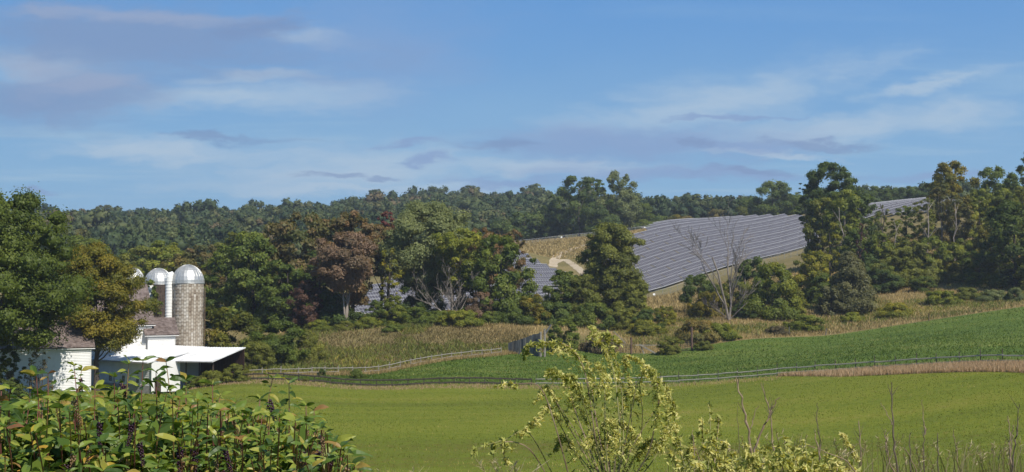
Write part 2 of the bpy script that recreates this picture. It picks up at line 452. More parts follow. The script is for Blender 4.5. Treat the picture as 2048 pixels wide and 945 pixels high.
def ground_mat(name, stops, s1, stretch, s2, bump=0.5):
    m, nt, L, out = new_mat(name)
    g = N(nt, 'ShaderNodeNewGeometry')
    def ns(sc, st, det=6):
        mp = N(nt, 'ShaderNodeMapping'); mp.inputs['Scale'].default_value = st
        L(g.outputs['Position'], mp.inputs[0])
        n = N(nt, 'ShaderNodeTexNoise'); n.inputs['Scale'].default_value = sc; n.inputs['Detail'].default_value = det
        n.inputs['Roughness'].default_value = 0.65
        L(mp.outputs[0], n.inputs['Vector']); return n.outputs[0]
    a, b = ns(s1, stretch), ns(s2, (1, 1, 1))
    mx = N(nt, 'ShaderNodeMix', data_type='FLOAT'); mx.inputs[0].default_value = 0.42
    L(a, mx.inputs[2]); L(b, mx.inputs[3])
    c = ramp_node(nt, stops, mx.outputs[0], L)
    p = N(nt, 'ShaderNodeBsdfPrincipled'); p.inputs['Roughness'].default_value = 0.9; p.inputs['Specular IOR Level'].default_value = 0.1
    L(c, p.inputs['Base Color'])
    bp = N(nt, 'ShaderNodeBump'); bp.inputs['Strength'].default_value = bump; bp.inputs['Distance'].default_value = 0.15
    L(b, bp.inputs['Height']); L(bp.outputs[0], p.inputs['Normal'])
    L(p.outputs[0], out.inputs[0])
    return m
M_FIELD = ground_mat('mown_field_ground', [(.36, (.110, .098, .018)), (.45, (.102, .126, .012)), (.52, (.132, .152, .014)), (.58, (.155, .160, .020)), (.66, (.185, .160, .038))], .035, (.3, 1.5, 1), 1.6)
M_PAST = ground_mat('pasture_ground', [(.36, (.050, .085, .014)), (.5, (.080, .120, .019)), (.64, (.125, .150, .030))], .06, (.5, 1.2, 1), 1.6)
M_MEADOW = ground_mat('meadow_ground', [(.36, (.085, .080, .026)), (.48, (.155, .125, .048)), (.56, (.210, .160, .070)), (.66, (.115, .115, .032))], .05, (.6, 1.3, 1), 1.2)
M_HILL = ground_mat('hill_ground', [(.36, (.06, .07, .025)), (.55, (.12, .11, .045)), (.68, (.07, .085, .03))], .02, (1, 1, 1), .6)
n_ = len(COLS)
strip('bank', np.full(n_, -55.0), np.full(n_, 62.0), 36, M_FIELD)
strip('mown_field', np.full(n_, 62.0), S1, 60, M_FIELD)
strip('pasture', S1, S2, 40, M_PAST)
strip('meadow', S2, np.full(n_, 640.0), 80, M_MEADOW, 1.3)
strip('hill', np.full(n_, 640.0), np.full(n_, 3400.0), 40, M_HILL, 1.6)

# ------------------------------------------------------------------ grasses (nobody could count them)
RNG = np.random.default_rng(7)
def blades(name, px, D, h, w, mat, tint, label, lean=0.35, clump=1, label_cat='grass'):
    """pointed blades; clump>1 spreads several round each root"""
    n = len(px)
    x = (px - 1024) / FPX * D * math.cos(PITCH)
    if clump > 1:
        x = np.repeat(x, clump) + RNG.normal(0, 0.10, n * clump) * np.repeat(h, clump)
        D = np.repeat(D, clump) + RNG.normal(0, 0.10, n * clump) * np.repeat(h, clump)
        h = np.repeat(h, clump) * RNG.uniform(.65, 1.1, n * clump); w = np.repeat(w, clump)
        tint = np.repeat(tint, clump) + RNG.normal(0, .05, n * clump); n *= clump
    z = Tn(x, D)
    th = RNG.uniform(0, 2 * np.pi, n)
    dx, dy = np.cos(th) * w / 2, np.sin(th) * w / 2
    lx, ly = RNG.normal(0, lean, n) * h, RNG.normal(0, lean, n) * h
    V = np.stack([np.stack([x - dx, D - dy, z - .03], -1), np.stack([x + dx, D + dy, z - .03], -1), np.stack([x + lx, D + ly, z + h], -1)], 1).reshape(-1, 3)
    o = np_obj(name, V, np.arange(3 * n).reshape(-1, 3), mat, tint=np.repeat(np.clip(tint, 0, 1), 3))
    return tag(o, label, label_cat, kind='stuff')
def sample(n, pxr, Dfun):
    """uniform over the ground: weight by distance"""
    px = RNG.uniform(pxr[0], pxr[1], n)
    lo, hi = Dfun(px)
    u = RNG.uniform(0, 1, n)
    return px, np.sqrt(lo ** 2 + u * (hi ** 2 - lo ** 2))
GM_FIELD = leaf_mat('field_grass', [(0, (.085, .105, .013)), (.5, (.130, .160, .015)), (.8, (.195, .190, .033)), (1, (.33, .27, .09))], .25, .6, .2)
GM_PAST = leaf_mat('pasture_grass', [(0, (.052, .090, .013)), (.5, (.090, .138, .019)), (.85, (.145, .178, .032)), (1, (.26, .24, .09))], .25, .6, .2)
GM_TAN = leaf_mat('dry_grass', [(0, (.20, .15, .062)), (.5, (.40, .30, .14)), (1, (.56, .45, .25))], .3, .7, .1)
GM_PINK = leaf_mat('pink_dry_grass', [(0, (.27, .18, .105)), (.5, (.42, .295, .185)), (1, (.56, .44, .29))], .3, .7, .1)
GM_BROWN = leaf_mat('brown_weeds', [(0, (.070, .062, .024)), (.5, (.125, .100, .042)), (1, (.19, .155, .068))], .25, .7, .1)
GM_GREEN = leaf_mat('green_weeds', [(0, (.070, .095, .022)), (.5, (.130, .155, .032)), (.8, (.205, .210, .042)), (1, (.33, .26, .05))], .3, .6, .15)

px, D = sample(125000, (-120, 2170), lambda p: (np.full_like(p, 78.0), d1(p)))
D = np.clip(D, 72, 210)
x = (px - 1024) / FPX * D
edge = np.clip(1 - (d1(px) - D) / 16, 0, 1)
nz = vnoise(x * .05, D * .22, 3); TALL = RNG.uniform(0, 1, len(px)) < .05
blades('field_grass', px, D, RNG.uniform(.05, .13, len(px)) * (1 + .8 * np.clip(vnoise(x * .9, D * .9, 9) - .5, 0, 1) * 2 + .5 * TALL), RNG.uniform(.05, .10, len(px)), GM_FIELD,
       np.clip((nz - .5) * 1.6 + .45 + .9 * (vnoise(x * .022, D * .03, 33) - .5) + .5 * (vnoise(x * .9, D * .9, 9) - .5) + .10 * np.sin(D * 1.05 + .02 * x) + .45 * TALL + RNG.normal(0, .16, len(px)) + .55 * edge * (px > 350), 0, 1), 'short olive green grass of the mown field in front of the fences', .5)
px, D = sample(70000, (560, 2150), lambda p: (d1(p) + 1, np.maximum(d2(p) - .5, d1(p) + 1.5)))
x = (px - 1024) / FPX * D
blades('pasture_grass', px, D, RNG.uniform(.10, .30, len(px)) * (.6 + vnoise(x * .25, D * .25, 4)), RNG.uniform(.12, .26, len(px)), GM_PAST,
       np.clip(.5 + (vnoise(x * .12, D * .3, 5) - .5) * 1.1 + RNG.normal(0, .14, len(px)), 0, 1), 'deep green pasture grass beyond the rail fences', .5)

def band(n, pxr, lo, hi, keep, seed):
    px, D = sample(n, pxr, lambda p: (d2(p) + lo, d2(p) + hi) if not callable(lo) else (lo(p), hi(p)))
    x = (px - 1024) / FPX * D
    k = RNG.uniform(0, 1, n) < keep(px, D, vnoise(x * .09, D * .09, seed), vnoise(x * .4, D * .4, seed + 5))
    return px[k], D[k]
def gz(v, c, w): return np.exp(-((v - c) / w) ** 2)
def upp(px): return np.interp(px, [-200, 400, 640, 700, 900, 1060, 1215, 1450, 1640, 1850, 2048, 2200], [275, 250, 278, 288, 294, 286, 305, 306, 335, 352, 322, 320])
def fr(px, D): return (D - d2(px)) / np.maximum(upp(px) - d2(px), 5)
# straw-coloured tall grass along the upper edge of the pasture and in patches of the meadow
px, D = band(130000, (560, 2150), lambda p: d2(p) + 1.0, lambda p: upp(p) + 8, lambda p, d, a, b: np.clip(
    .95 * gz(fr(p, d), .05, .13) * (p > 1150) + .95 * gz(p, 1010, 70) * gz(fr(p, d), .75, .28) + .55 * (p > 1100) * (a > .5) + .8 * gz(p, 1340, 60) * gz(fr(p, d), .5, .3) + .30 * (p < 1000) * (b > .6) + .95 * (p > 1560) * gz(fr(p, d), .78, .30) + .5 * (p > 1300) * (b > .45), 0, 1) * (.4 + .9 * b), 21)
blades('dry_grass', px, D, RNG.uniform(.35, .9, len(px)) * np.where(px < 1000, .8, 1), RNG.uniform(.10, .22, len(px)), GM_TAN, np.clip(RNG.normal(.45, .2, len(px)) - .25 * (px < 960), 0, 1), 'straw coloured tall dry grass along the top of the pasture', .25)
px, D = band(75000, (600, 2150), lambda p: d2(p) + 1.5, lambda p: upp(p) + 4, lambda p, d, a, b: np.clip(
    (p < 1060) * (.8 * gz(fr(p, d), .45, .28) + .25) + .6 * (p > 1500) * gz(fr(p, d), .08, .08) * (p < 1950) + .5 * gz(p, 1230, 110) * gz(fr(p, d), .1, .2), 0, 1) * (.35 + b), 31)
blades('brown_weeds', px, D, RNG.uniform(.3, .95, len(px)), RNG.uniform(.10, .24, len(px)), GM_BROWN, np.clip(RNG.normal(.5, .22, len(px)), 0, 1), 'brown seeded weeds on the slope above the left rail fence', .5)
px, D = band(150000, (480, 2150), lambda p: d2(p) + 2.0, lambda p: upp(p) + 10, lambda p, d, a, b: np.clip(
    .85 * (a < .46) + .8 * (p > 1330) * gz(fr(p, d), .32, .16) + .75 * (p < 1000) * gz(fr(p, d), .98, .12) + .5 * (p < 760) * gz(fr(p, d), .1, .25), 0, 1) * (.25 + 1.0 * b), 41)
x = (px - 1024) / FPX * D
blades('green_weeds', px, D, RNG.uniform(.30, .95, len(px)) * (.6 + .9 * vnoise(x * .35, D * .35, 15)), RNG.uniform(.14, .34, len(px)), GM_GREEN, np.clip(.05 + .95 * vnoise(x * .10, D * .10, 77) + RNG.normal(0, .18, len(px)), 0, 1), 'olive and yellow green weeds in the rough meadow', .6)
px, D = sample(60000, (560, 2150), lambda p: (upp(p) + 2, np.full_like(p, 420.0)))
x = (px - 1024) / FPX * D
blades('rough_grass', px, D, RNG.uniform(.5, 1.2, len(px)), RNG.uniform(.3, .6, len(px)), GM_TAN, np.clip(vnoise(x * .06, D * .06, 12) - .2 + RNG.normal(0, .15, len(px)), 0, 1), 'rough dry grass between the shrubs and the solar panels', .35)
px, D = sample(20000, (1020, 1420), lambda p: (np.full_like(p, 520.0), np.full_like(p, 625.0)))
blades('hill_grass', px, D, RNG.uniform(.4, 1.0, len(px)), RNG.uniform(.4, .8, len(px)), GM_TAN, np.clip(RNG.normal(.35, .2, len(px)), 0, 1), 'yellow tan grass round the pale farm track on the hill', .35)
# pink-tan strip of uncut grass in front of the right-hand fence
px, D = sample(36000, (1555, 2160), lambda p: (d1(p) - np.interp(p, [1555, 1680, 2100], [1.0, 7.5, 8.5]), d1(p) - .6))
x = (px - 1024) / FPX * D
k = RNG.uniform(0, 1, len(px)) < np.interp(px, [1555, 1680, 1750], [.12, .7, 1]) * (.55 + .5 * vnoise(x * .5, D * .5, 61))
px, D = px[k], D[k]
blades('uncut_grass', px, D, RNG.uniform(.30, .78, len(px)) * np.where(RNG.uniform(0, 1, len(px)) < .04, 1.5, 1), RNG.uniform(.05, .12, len(px)), GM_PINK, np.clip(RNG.normal(.5, .2, len(px)), 0, 1), 'pinkish tan uncut grass in front of the right rail fence', .18)
# rusty fringe under the dark fence
px, D = sample(15000, (380, 1560), lambda p: (d1(p) - 7, d1(p) + .6))
k = RNG.uniform(0, 1, len(px)) < (.3 + .6 * vnoise(px * .02, D * .6, 63)) * np.interp(px, [1000, 1150], [1, .35])
px, D = px[k], D[k]
blades('fence_line_grass', px, D, RNG.uniform(.12, .40, len(px)), RNG.uniform(.06, .12, len(px)), GM_PINK, np.clip(RNG.normal(.3, .2, len(px)), 0, 1), 'rusty brown grass fringe at the foot of the dark fence', .3)
# tall pale weeds tangled along the left rail fence
px, D = sample(16000, (400, 1090), lambda p: (d2(p) - 2.5, d2(p) + 1.5))
k = RNG.uniform(0, 1, len(px)) < np.interp(px, [400, 600, 720, 1090], [.25, .4, .9, .9])
px, D = px[k], D[k]
blades('fence_weeds', px, D, RNG.uniform(.25, .85, len(px)), RNG.uniform(.06, .14, len(px)), GM_TAN, np.clip(RNG.normal(.3, .22, len(px)), 0, 1), 'pale tangled weeds along the left rail fence', .3)

# ------------------------------------------------------------------ dirt track on the hill
M_TRACK = ground_mat('pale_dirt', [(.35, (.26, .20, .13)), (.6, (.42, .35, .25))], .2, (1, 1, 1), 1.5)
def ribbon(name, pts, width, mat, lift):
    V, F_ = [], []
    C_ = []
    for i in range(len(pts) - 1):
        for k in range(8):
            t = k / 8
            p0, p1, p2, p3 = (pts[max(i - 1, 0)], pts[i], pts[i + 1], pts[min(i + 2, len(pts) - 1)])
            C_.append(tuple(0.5 * (2 * b + (c - a) * t + (2 * a - 5 * b + 4 * c - d) * t * t + (3 * b - a - 3 * c + d) * t ** 3) for a, b, c, d in zip(p0, p1, p2, p3)))
    C_.append(pts[-1])
    for i, (x, y) in enumerate(C_):
        a, b = C_[max(i - 1, 0)], C_[min(i + 1, len(C_) - 1)]
        d = Vector((b[0] - a[0], b[1] - a[1])).normalized()
        w = width * (0.85 + 0.3 * random.Random(i).random())
        for s in (-1, -.33, .33, 1):
            qx, qy = x - d.y * w / 2 * s, y + d.x * w / 2 * s
            V.append((qx, qy, T(qx, qy) + lift))
    for i in range(len(C_) - 1):
        for k in range(3):
            a = i * 4 + k
            F_.append((a, a + 1, a + 5, a + 4))
    o = np_obj(name, V, F_, mat, smooth=True); o['kind'] = 'structure'
    return o
def gp(px, D): return (X_at(px, D), D)
ribbon('dirt_track', [gp(1106, 500), gp(1110, 520), gp(1125, 535), gp(1160, 548), gp(1215, 562), gp(1280, 570)], 3.6, M_TRACK, .06)
ribbon('dirt_track', [gp(1110, 512), gp(1128, 519), gp(1142, 510), gp(1158, 494), gp(1180, 470)], 3.0, M_TRACK, .10)

# ------------------------------------------------------------------ solar field
def solar_materials():
    m, nt, L, out = new_mat('solar_glass')
    tc = N(nt, 'ShaderNodeTexCoord')
    n = N(nt, 'ShaderNodeTexNoise'); n.inputs['Scale'].default_value = .9; L(tc.outputs['Object'], n.inputs['Vector'])
    c = ramp_node(nt, [(.3, (.060, .057, .068)), (.7, (.092, .088, .098))], n.outputs[0], L)
    p = N(nt, 'ShaderNodeBsdfPrincipled'); p.inputs['Roughness'].default_value = .5; p.inputs['Specular IOR Level'].default_value = .2
    L(c, p.inputs['Base Color']); L(p.outputs[0], out.inputs[0])
    f = noise_mat('aluminium_frame', [(.3, (.33, .33, .35)), (.7, (.43, .43, .45))], 3, rough=.5)
    s = noise_mat('galvanised_post', [(.3, (.22, .22, .23)), (.7, (.34, .34, .35))], 3, rough=.5, metal=.4)
    return m, f, s
M_GLASS, M_FRAME, M_POST = solar_materials()
TILT = math.radians(27); NMOD = 10; MW, ML = 1.0, 1.98
M_EDGE = noise_mat('pale_edge_rail', [(.3, (.38, .38, .39)), (.7, (.48, .48, .49))], 3, rough=.5)
def table_mesh():
    b = MB()
    R_ = Matrix.Rotation(TILT, 3, 'X')
    for i in range(NMOD):
        for j in range(2):
            x0, x1 = (i - NMOD / 2) * MW + .012, (i - NMOD / 2 + 1) * MW - .012
            y0, y1 = (j - 1) * (ML + .03), (j - 1) * (ML + .03) + ML
            q = lambda x, y, z: R_ @ Vector((x, y, z)) + Vector((0, 0, 1.75))
            e, eb = .030, .045
            o4 = [(x0, y0), (x1, y0), (x1, y1), (x0, y1)]; i4 = [(x0 + e, y0 + eb), (x1 - e, y0 + eb), (x1 - e, y1 - eb), (x0 + e, y1 - eb)]
            for k in range(4):
                k2 = (k + 1) % 4
                b.poly([q(*o4[k], .02), q(*o4[k2], .02), q(*i4[k2], .02), q(*i4[k], .02)], 1)
                b.poly([q(*o4[k], -.03), q(*o4[k2], -.03), q(*o4[k2], .02), q(*o4[k], .02)], 1)
            b.poly([q(*p, .012) for p in i4], 0)
            b.poly([q(*p, -.03) for p in reversed(o4)], 1)
    q = lambda x, y, z: R_ @ Vector((x, y, z)) + Vector((0, 0, 1.75))
    for y0, y1 in ((-2.16, -2.03), (2.0, 2.09)):        # pale edge rails along the foot and the head of the table
        b.hexa([q(-5.02, y0, -.05), q(5.02, y0, -.05), q(5.02, y1, -.05), q(-5.02, y1, -.05)], [q(-5.02, y0, .05), q(5.02, y0, .05), q(5.02, y1, .05), q(-5.02, y1, .05)], 2)
    return b.mesh('panel_table', [M_GLASS, M_FRAME, M_EDGE])
def frame_mesh():
    b = MB()
    for x in (-3.3, 0, 3.3):
        b.tube([(x, -1.2, -.9), (x, -1.2, 1.12)], .06, 6); b.tube([(x, 1.2, -.9), (x, 1.2, 2.33)], .06, 6)
        b.tube([(x, -1.9, .74), (x, 1.9, 2.68)], .05, 6)
    return b.mesh('support_frame', M_POST)
ME_TABLE, ME_FRAME = table_mesh(), frame_mesh()
def inside(pt, poly):
    x, y = pt; r = False; n = len(poly)
    for i in range(n):
        (x1, y1), (x2, y2) = poly[i], poly[(i + 1) % n]
        if (y1 > y) != (y2 > y) and x < (x2 - x1) * (y - y1) / (y2 - y1) + x1: r = not r
    return r
def solar_array(anchor, heading, n_rows, pitch, span, poly, group, names):
    """rows along the heading, stepping uphill; only the tables that stand inside the plot's outline"""
    ax, ay = anchor
    ex, ey = math.cos(heading), math.sin(heading)
    nx, ny = -ey, ex
    made = 0
    for r in range(n_rows):
        spots = []
        k0 = int(span[0] // 10.1)
        for k in range(k0, k0 + int((span[1] - span[0]) / 10.1)):
            s = k * 10.1
            x, y = ax + ex * s + nx * r * pitch, ay + ey * s + ny * r * pitch
            z0, z1 = T(x - ex * 5, y - ey * 5), T(x + ex * 5, y + ey * 5)
            zc = (z0 + z1) / 2
            if inside(project((x, y, zc + 1.7)), poly): spots.append((x, y, zc, math.atan2(z1 - z0, 10)))
        if not spots: continue
        lab = names[min(made, len(names) - 1)]; made += 1
        b = spots[0]
        root = thing('solar_panel_row', (b[0], b[1], b[2]), lab, 'solar panels', group)
        for (x, y, z, sl) in spots:
            o = link(bpy.data.objects.new('panel_table', ME_TABLE), root)
            o.location = (x - b[0], y - b[1], z - b[2])
            o.rotation_euler = (0, -sl, heading)
            f = link(bpy.data.objects.new('support_frame', ME_FRAME), o)
ORD = ['lowest', 'second lowest', 'third from the bottom', 'fourth from the bottom', 'fifth from the bottom', 'sixth from the bottom', 'seventh from the bottom', 'eighth from the bottom', 'ninth from the bottom', 'tenth from the bottom', 'eleventh from the bottom', 'twelfth from the bottom', 'thirteenth from the bottom', 'fourteenth from the bottom', 'fifteenth from the bottom', 'sixteenth from the bottom', 'seventeenth from the bottom', 'eighteenth from the bottom', 'nineteenth from the bottom', 'twentieth from the bottom', 'twenty first from the bottom', 'second from the top', 'top']
MAIN_POLY = [(1225, 490), (1262, 472), (1352, 436), (1400, 430), (1500, 424), (1592, 416), (1625, 430), (1640, 500), (1622, 506), (1330, 592), (1295, 592), (1230, 540)]
solar_array((X_at(1300, 430), 433), math.radians(34), 24, 9.0, (-90, 150), MAIN_POLY, 'rows of the large solar array on the hillside',
            ['row of blue grey solar panels on the large hillside array, ' + o for o in ORD])
LEFT_POLY = [(722, 578), (860, 545), (1040, 496), (1078, 498), (1112, 530), (1116, 560), (1090, 598), (1000, 622), (722, 640)]
solar_array((X_at(900, 395), 380), math.radians(24), 24, 8.6, (-110, 90), LEFT_POLY, 'rows of the smaller solar array left of the dirt track',
            ['row of solar panels on the smaller array left of the track, ' + o for o in ORD])
TOP_POLY = [(1715, 408), (1760, 400), (1850, 392), (1905, 390), (1905, 418), (1715, 434)]
solar_array((X_at(1700, 455), 430), math.radians(22), 14, 9.0, (-20, 110), TOP_POLY, 'rows of the solar array behind the right thicket',
            ['row of pale solar panels seen over the right thicket, ' + o for o in ORD])
# ------------------------------------------------------------------ fences
M_RAIL = noise_mat('weathered_rail', [(.25, (.11, .096, .078)), (.5, (.20, .182, .155)), (.75, (.31, .288, .255))], 2.5, 6, (.3, 3, 3), .85, bump=.3)
M_PALERAIL = noise_mat('bleached_rail', [(.25, (.21, .185, .145)), (.5, (.34, .31, .255)), (.75, (.47, .435, .37))], 2.5, 6, (.3, 3, 3), .85, bump=.3)
M_DARKRAIL = noise_mat('dark_rail', [(.3, (.022, .018, .014)), (.7, (.060, .048, .038))], 2.5, 6, (.3, 3, 3), .85, bump=.3)
M_TPOST = noise_mat('rusty_steel_post', [(.3, (.030, .024, .020)), (.7, (.075, .060, .050))], 4, rough=.7)
def rail_mesh(mat, seed, th=.075, hh=.085):
    r = random.Random(seed); b = MB()
    n = 5; pts = [(i / n, r.uniform(-.02, .02), r.uniform(-.025, .025)) for i in range(n + 1)]
    ring = []
    for (x, y, z) in pts:
        k = r.uniform(.85, 1.12)
        ring.append([(x, y + a * th * k, z + c * hh * k) for a, c in ((-.5, -.8), (.5, -.8), (.9, 0), (.5, .8), (-.5, .8), (-.9, 0))])
    for i in range(n):
        for k in range(6):
            k2 = (k + 1) % 6
            b.poly([ring[i][k], ring[i][k2], ring[i + 1][k2], ring[i + 1][k]])
    b.poly(list(reversed(ring[0]))); b.poly(ring[-1])
    return b.mesh('rail', mat)
def post_mesh(mat, seed, h, w, taper=.85, round_=False):
    r = random.Random(seed); b = MB()
    lean = (r.uniform(-.05, .05) * h, r.uniform(-.04, .04) * h)
    if round_: b.tube([(0, 0, -.4), (lean[0] * .5, lean[1] * .5, h * .5), (*lean, h)], [w / 2, w / 2 * .95, w / 2 * taper], 8)
    else:
        lo = [(-w / 2, -w / 2, -.4), (w / 2, -w / 2, -.4), (w / 2, w / 2, -.4), (-w / 2, w / 2, -.4)]
        hi = [(lean[0] + x * taper, lean[1] + y * taper, h + r.uniform(-.04, .06)) for x, y, _ in lo]
        b.hexa(lo, hi)
    return b.mesh('post', mat)
def rail_fence(name, label, pts, spacing, heights, posts, rails, skip=0.0, seed=1):
    r = random.Random(seed)
    P2 = [Vector(p) for p in pts]
    cum = [0.0]
    for a, b in zip(P2, P2[1:]): cum.append(cum[-1] + (b - a).length)
    n = int(cum[-1] / spacing)
    stations = []
    for i in range(n + 1):
        s = min(i * spacing + r.uniform(-.12, .12) * (0 < i < n), cum[-1]); s = max(s, 0)
        k = max(j for j in range(len(P2) - 1) if cum[j] <= s + 1e-6)
        q = P2[k].lerp(P2[k + 1], min((s - cum[k]) / max(cum[k + 1] - cum[k], 1e-6), 1))
        stations.append(Vector((q.x, q.y, T(q.x, q.y))))
    root = thing(name, stations[0], label, 'fence')
    for i, q in enumerate(stations):
        o = link(bpy.data.objects.new('post', r.choice(posts)), root)
        o.location = q - stations[0]; o.rotation_euler = (0, 0, r.uniform(-.15, .15)); o.scale.z = r.uniform(.92, 1.08)
    for a, b in zip(stations, stations[1:]):
        for h in heights:
            if r.random() < skip: continue
            p = a + Vector((0, -.05, h + r.uniform(-.06, .06))); q = b + Vector((0, -.05, h + r.uniform(-.06, .06)))
            if r.random() < skip: (q if r.random() < .5 else p).z -= h * .6
            d = q - p
            o = link(bpy.data.objects.new('rail', r.choice(rails)), root)
            o.location = p - stations[0] - d * .03
            o.rotation_euler = (0, -math.asin(d.z / d.length), math.atan2(d.y, d.x)); o.scale = (d.length * 1.06, 1, 1)
            o.location.y += r.uniform(-.03, .03)
    return root
rails_l = [rail_mesh(M_RAIL, i) for i in range(5)]
rails_p = [rail_mesh(M_PALERAIL, 40 + i, .07, .11) for i in range(4)]
rails_d = [rail_mesh(M_DARKRAIL, 20 + i, .08, .155) for i in range(4)]
posts_l = [post_mesh(M_RAIL, i, 1.42, .17) for i in range(5)]
posts_d = [post_mesh(M_DARKRAIL, 10 + i, 1.15, .14) for i in range(4)]
posts_t = [post_mesh(M_TPOST, 30 + i, 1.72, .085, 1.0) for i in range(4)]
curve = lambda f, a, b, n=40: [gp(p, float(f(p))) for p in np.linspace(a, b, n)]
rail_fence('rail_fence', 'weathered grey split rail fence climbing from the farm to the grey board wall', curve(d2, 380, 1014), 3.0, (.42, 1.08), posts_l, rails_l, .05, 1)
rail_fence('rail_fence', 'low dark brown rail fence along the far edge of the mown field', curve(d1, 383, 1066), 2.5, (.28, 1.0), posts_d, rails_d, .0, 2)
rail_fence('rail_fence', 'pale two rail fence on thin dark posts below the right pasture', curve(d1, 1072, 2110), 3.1, (.40, 1.05), posts_t, rails_p, .0, 3)
rail_fence('rail_fence', 'short piece of grey rail fence beside the white farm shed', [gp(338, 206.5), gp(352, 206.2), gp(380, 206)], 2.2, (.45, 1.05), posts_l, rails_l, .0, 4)

M_WIRE = noise_mat('galvanised_wire', [(.3, (.20, .21, .21)), (.7, (.32, .33, .33))], 3, rough=.5, metal=.3)
M_WHITE_SIGN = noise_mat('white_sign', [(.3, (.78, .78, .76)), (.7, (.84, .84, .82))], 3, rough=.6)
def chain_fence(pts, label, h=2.2):
    P2 = [Vector((x, y, T(x, y))) for x, y in pts]
    root = thing('chain_link_fence', P2[0], label, 'fence')
    dense = []
    for a, b in zip(P2, P2[1:]):
        n = max(1, int((b - a).length / 3.0))
        dense += [a.lerp(b, i / n) for i in range(n)]
    dense.append(P2[-1])
    dense = [Vector((p.x, p.y, T(p.x, p.y))) for p in dense]
    pm = MB(); pm.tube([(0, 0, -.3), (0, 0, h + .1)], .055, 6); pm = pm.mesh('post', M_WIRE)
    for p in dense:
        o = link(bpy.data.objects.new('post', pm), root); o.location = p - P2[0]
    w = MB()
    up = Vector((0, 0, h))
    for a, b in zip(dense, dense[1:]):
        a, b = a - P2[0], b - P2[0]
        w.tube([a + up, b + up], .035, 4, cap=False)
        for i in range(10):
            for s in (0, 1):
                p, q = a.lerp(b, i / 10), a.lerp(b, (i + 1) / 10)
                for k in range(6):
                    p1, p2 = p + up * (k / 6), q + up * ((k + 1) / 6)
                    if s: p1, p2 = p + up * ((k + 1) / 6), q + up * (k / 6)
                    t = Vector((0, 0, .012))
                    w.poly([p1 - t, p2 - t, p2 + t, p1 + t])
    o = w.obj('wire_mesh', M_WIRE, root); o['kind'] = 'stuff'
chain_fence([gp(1030, 585), gp(1100, 592), gp(1180, 600), gp(1260, 606), gp(1330, 610), gp(1420, 625)], 'tall wire mesh fence below the dark evergreens on the hill')
chain_fence([gp(1285, 421), gp(1310, 419), gp(1370, 426), gp(1450, 436), gp(1530, 449), gp(1620, 462), gp(1680, 470)], 'wire mesh fence along the foot of the large solar array')
def dot_sign(px, D, hz, label):
    p = G(px, D)
    root = thing('fence_sign', p, label, 'sign')
    b = MB(); n = 12
    q = [(.42 * math.cos(2 * math.pi * i / n), -.06, hz + .36 * math.sin(2 * math.pi * i / n)) for i in range(n)]
    b.poly(q); b.poly([(x, .0, z) for x, y, z in reversed(q)])
    for i in range(n): b.poly([q[i], q[(i + 1) % n], (q[(i + 1) % n][0], 0, q[(i + 1) % n][2]), (q[i][0], 0, q[i][2])][::-1])
    b.obj('plate', M_WHITE_SIGN, root)
    s = MB(); s.tube([(0, .05, -.2), (0, .05, hz + .3)], .04, 6); s.obj('stake', M_WIRE, root)
dot_sign(1123, 593, 1.5, 'small white round sign on the hill fence above the dirt track')
dot_sign(1290, 607, 1.5, 'small white round sign on the hill fence above the large array')
dot_sign(1308, 418, 1.3, 'small white round sign at the lower left corner of the large array')
dot_sign(1176, 505, 1.5, 'small white round sign by the dirt track, left one of a pair')
dot_sign(1187, 505, 1.5, 'small white round sign by the dirt track, right one of a pair')

# ------------------------------------------------------------------ farm
M_WHITE = noise_mat('white_paint', [(.25, (.52, .515, .50)), (.45, (.64, .635, .62)), (.8, (.70, .695, .68))], .6, 6, (1, 1, .5), .6, bump=.05)
M_WMETAL = noise_mat('white_metal_roof', [(.25, (.44, .43, .42)), (.42, (.60, .60, .59)), (.55, (.68, .68, .68)), (.8, (.74, .74, .74))], .5, 7, (1, 1, 1), .5)
M_SHINGLE = noise_mat('brown_shingle', [(.25, (.095, .070, .061)), (.5, (.145, .112, .100)), (.8, (.20, .158, .142))], 1.6, 6, (1, 1, 1), .9, bump=.25, tint=.6)
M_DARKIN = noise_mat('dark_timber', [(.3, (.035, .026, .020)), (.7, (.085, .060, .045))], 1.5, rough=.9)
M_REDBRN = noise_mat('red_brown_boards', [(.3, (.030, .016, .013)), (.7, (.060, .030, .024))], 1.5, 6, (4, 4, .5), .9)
M_WINDOW = noise_mat('dark_window_glass', [(.3, (.012, .014, .016)), (.7, (.03, .034, .038))], 1, rough=.12, spec=.5)
M_STONE = noise_mat('grey_foundation', [(.3, (.22, .21, .20)), (.7, (.36, .35, .33))], 2, rough=.9, bump=.4)
M_STAVE = noise_mat('concrete_staves', [(.22, (.19, .145, .105)), (.42, (.33, .28, .22)), (.6, (.46, .415, .35)), (.8, (.56, .53, .48))], .55, 8, (1, 1, .22), .92, bump=.3, tint=.42)
M_STAVE_SHADE = noise_mat('shade_painted_staves', [(.25, (.045, .034, .028)), (.7, (.10, .078, .062))], .55, 8, (1, 1, .22), .92, bump=.3, tint=.4)  # shade on the middle silo, put into a darker stave colour
M_DOME = noise_mat('galvanised_dome', [(.3, (.36, .36, .35)), (.7, (.52, .52, .505))], 1.2, 5, (1, 1, 1), .42, metal=.55, spec=.5, tint=.5)
M_CHUTE = noise_mat('white_chute', [(.3, (.60, .60, .58)), (.7, (.78, .78, .76))], 1.4, 6, (1, 1, .4), .5)
M_JOINT = noise_mat('dark_stave_joint', [(.3, (.13, .095, .07)), (.7, (.22, .175, .135))], 2, rough=.9)
M_RUST = noise_mat('rusty_hoop', [(.3, (.10, .06, .04)), (.7, (.22, .16, .12))], 4, rough=.8)

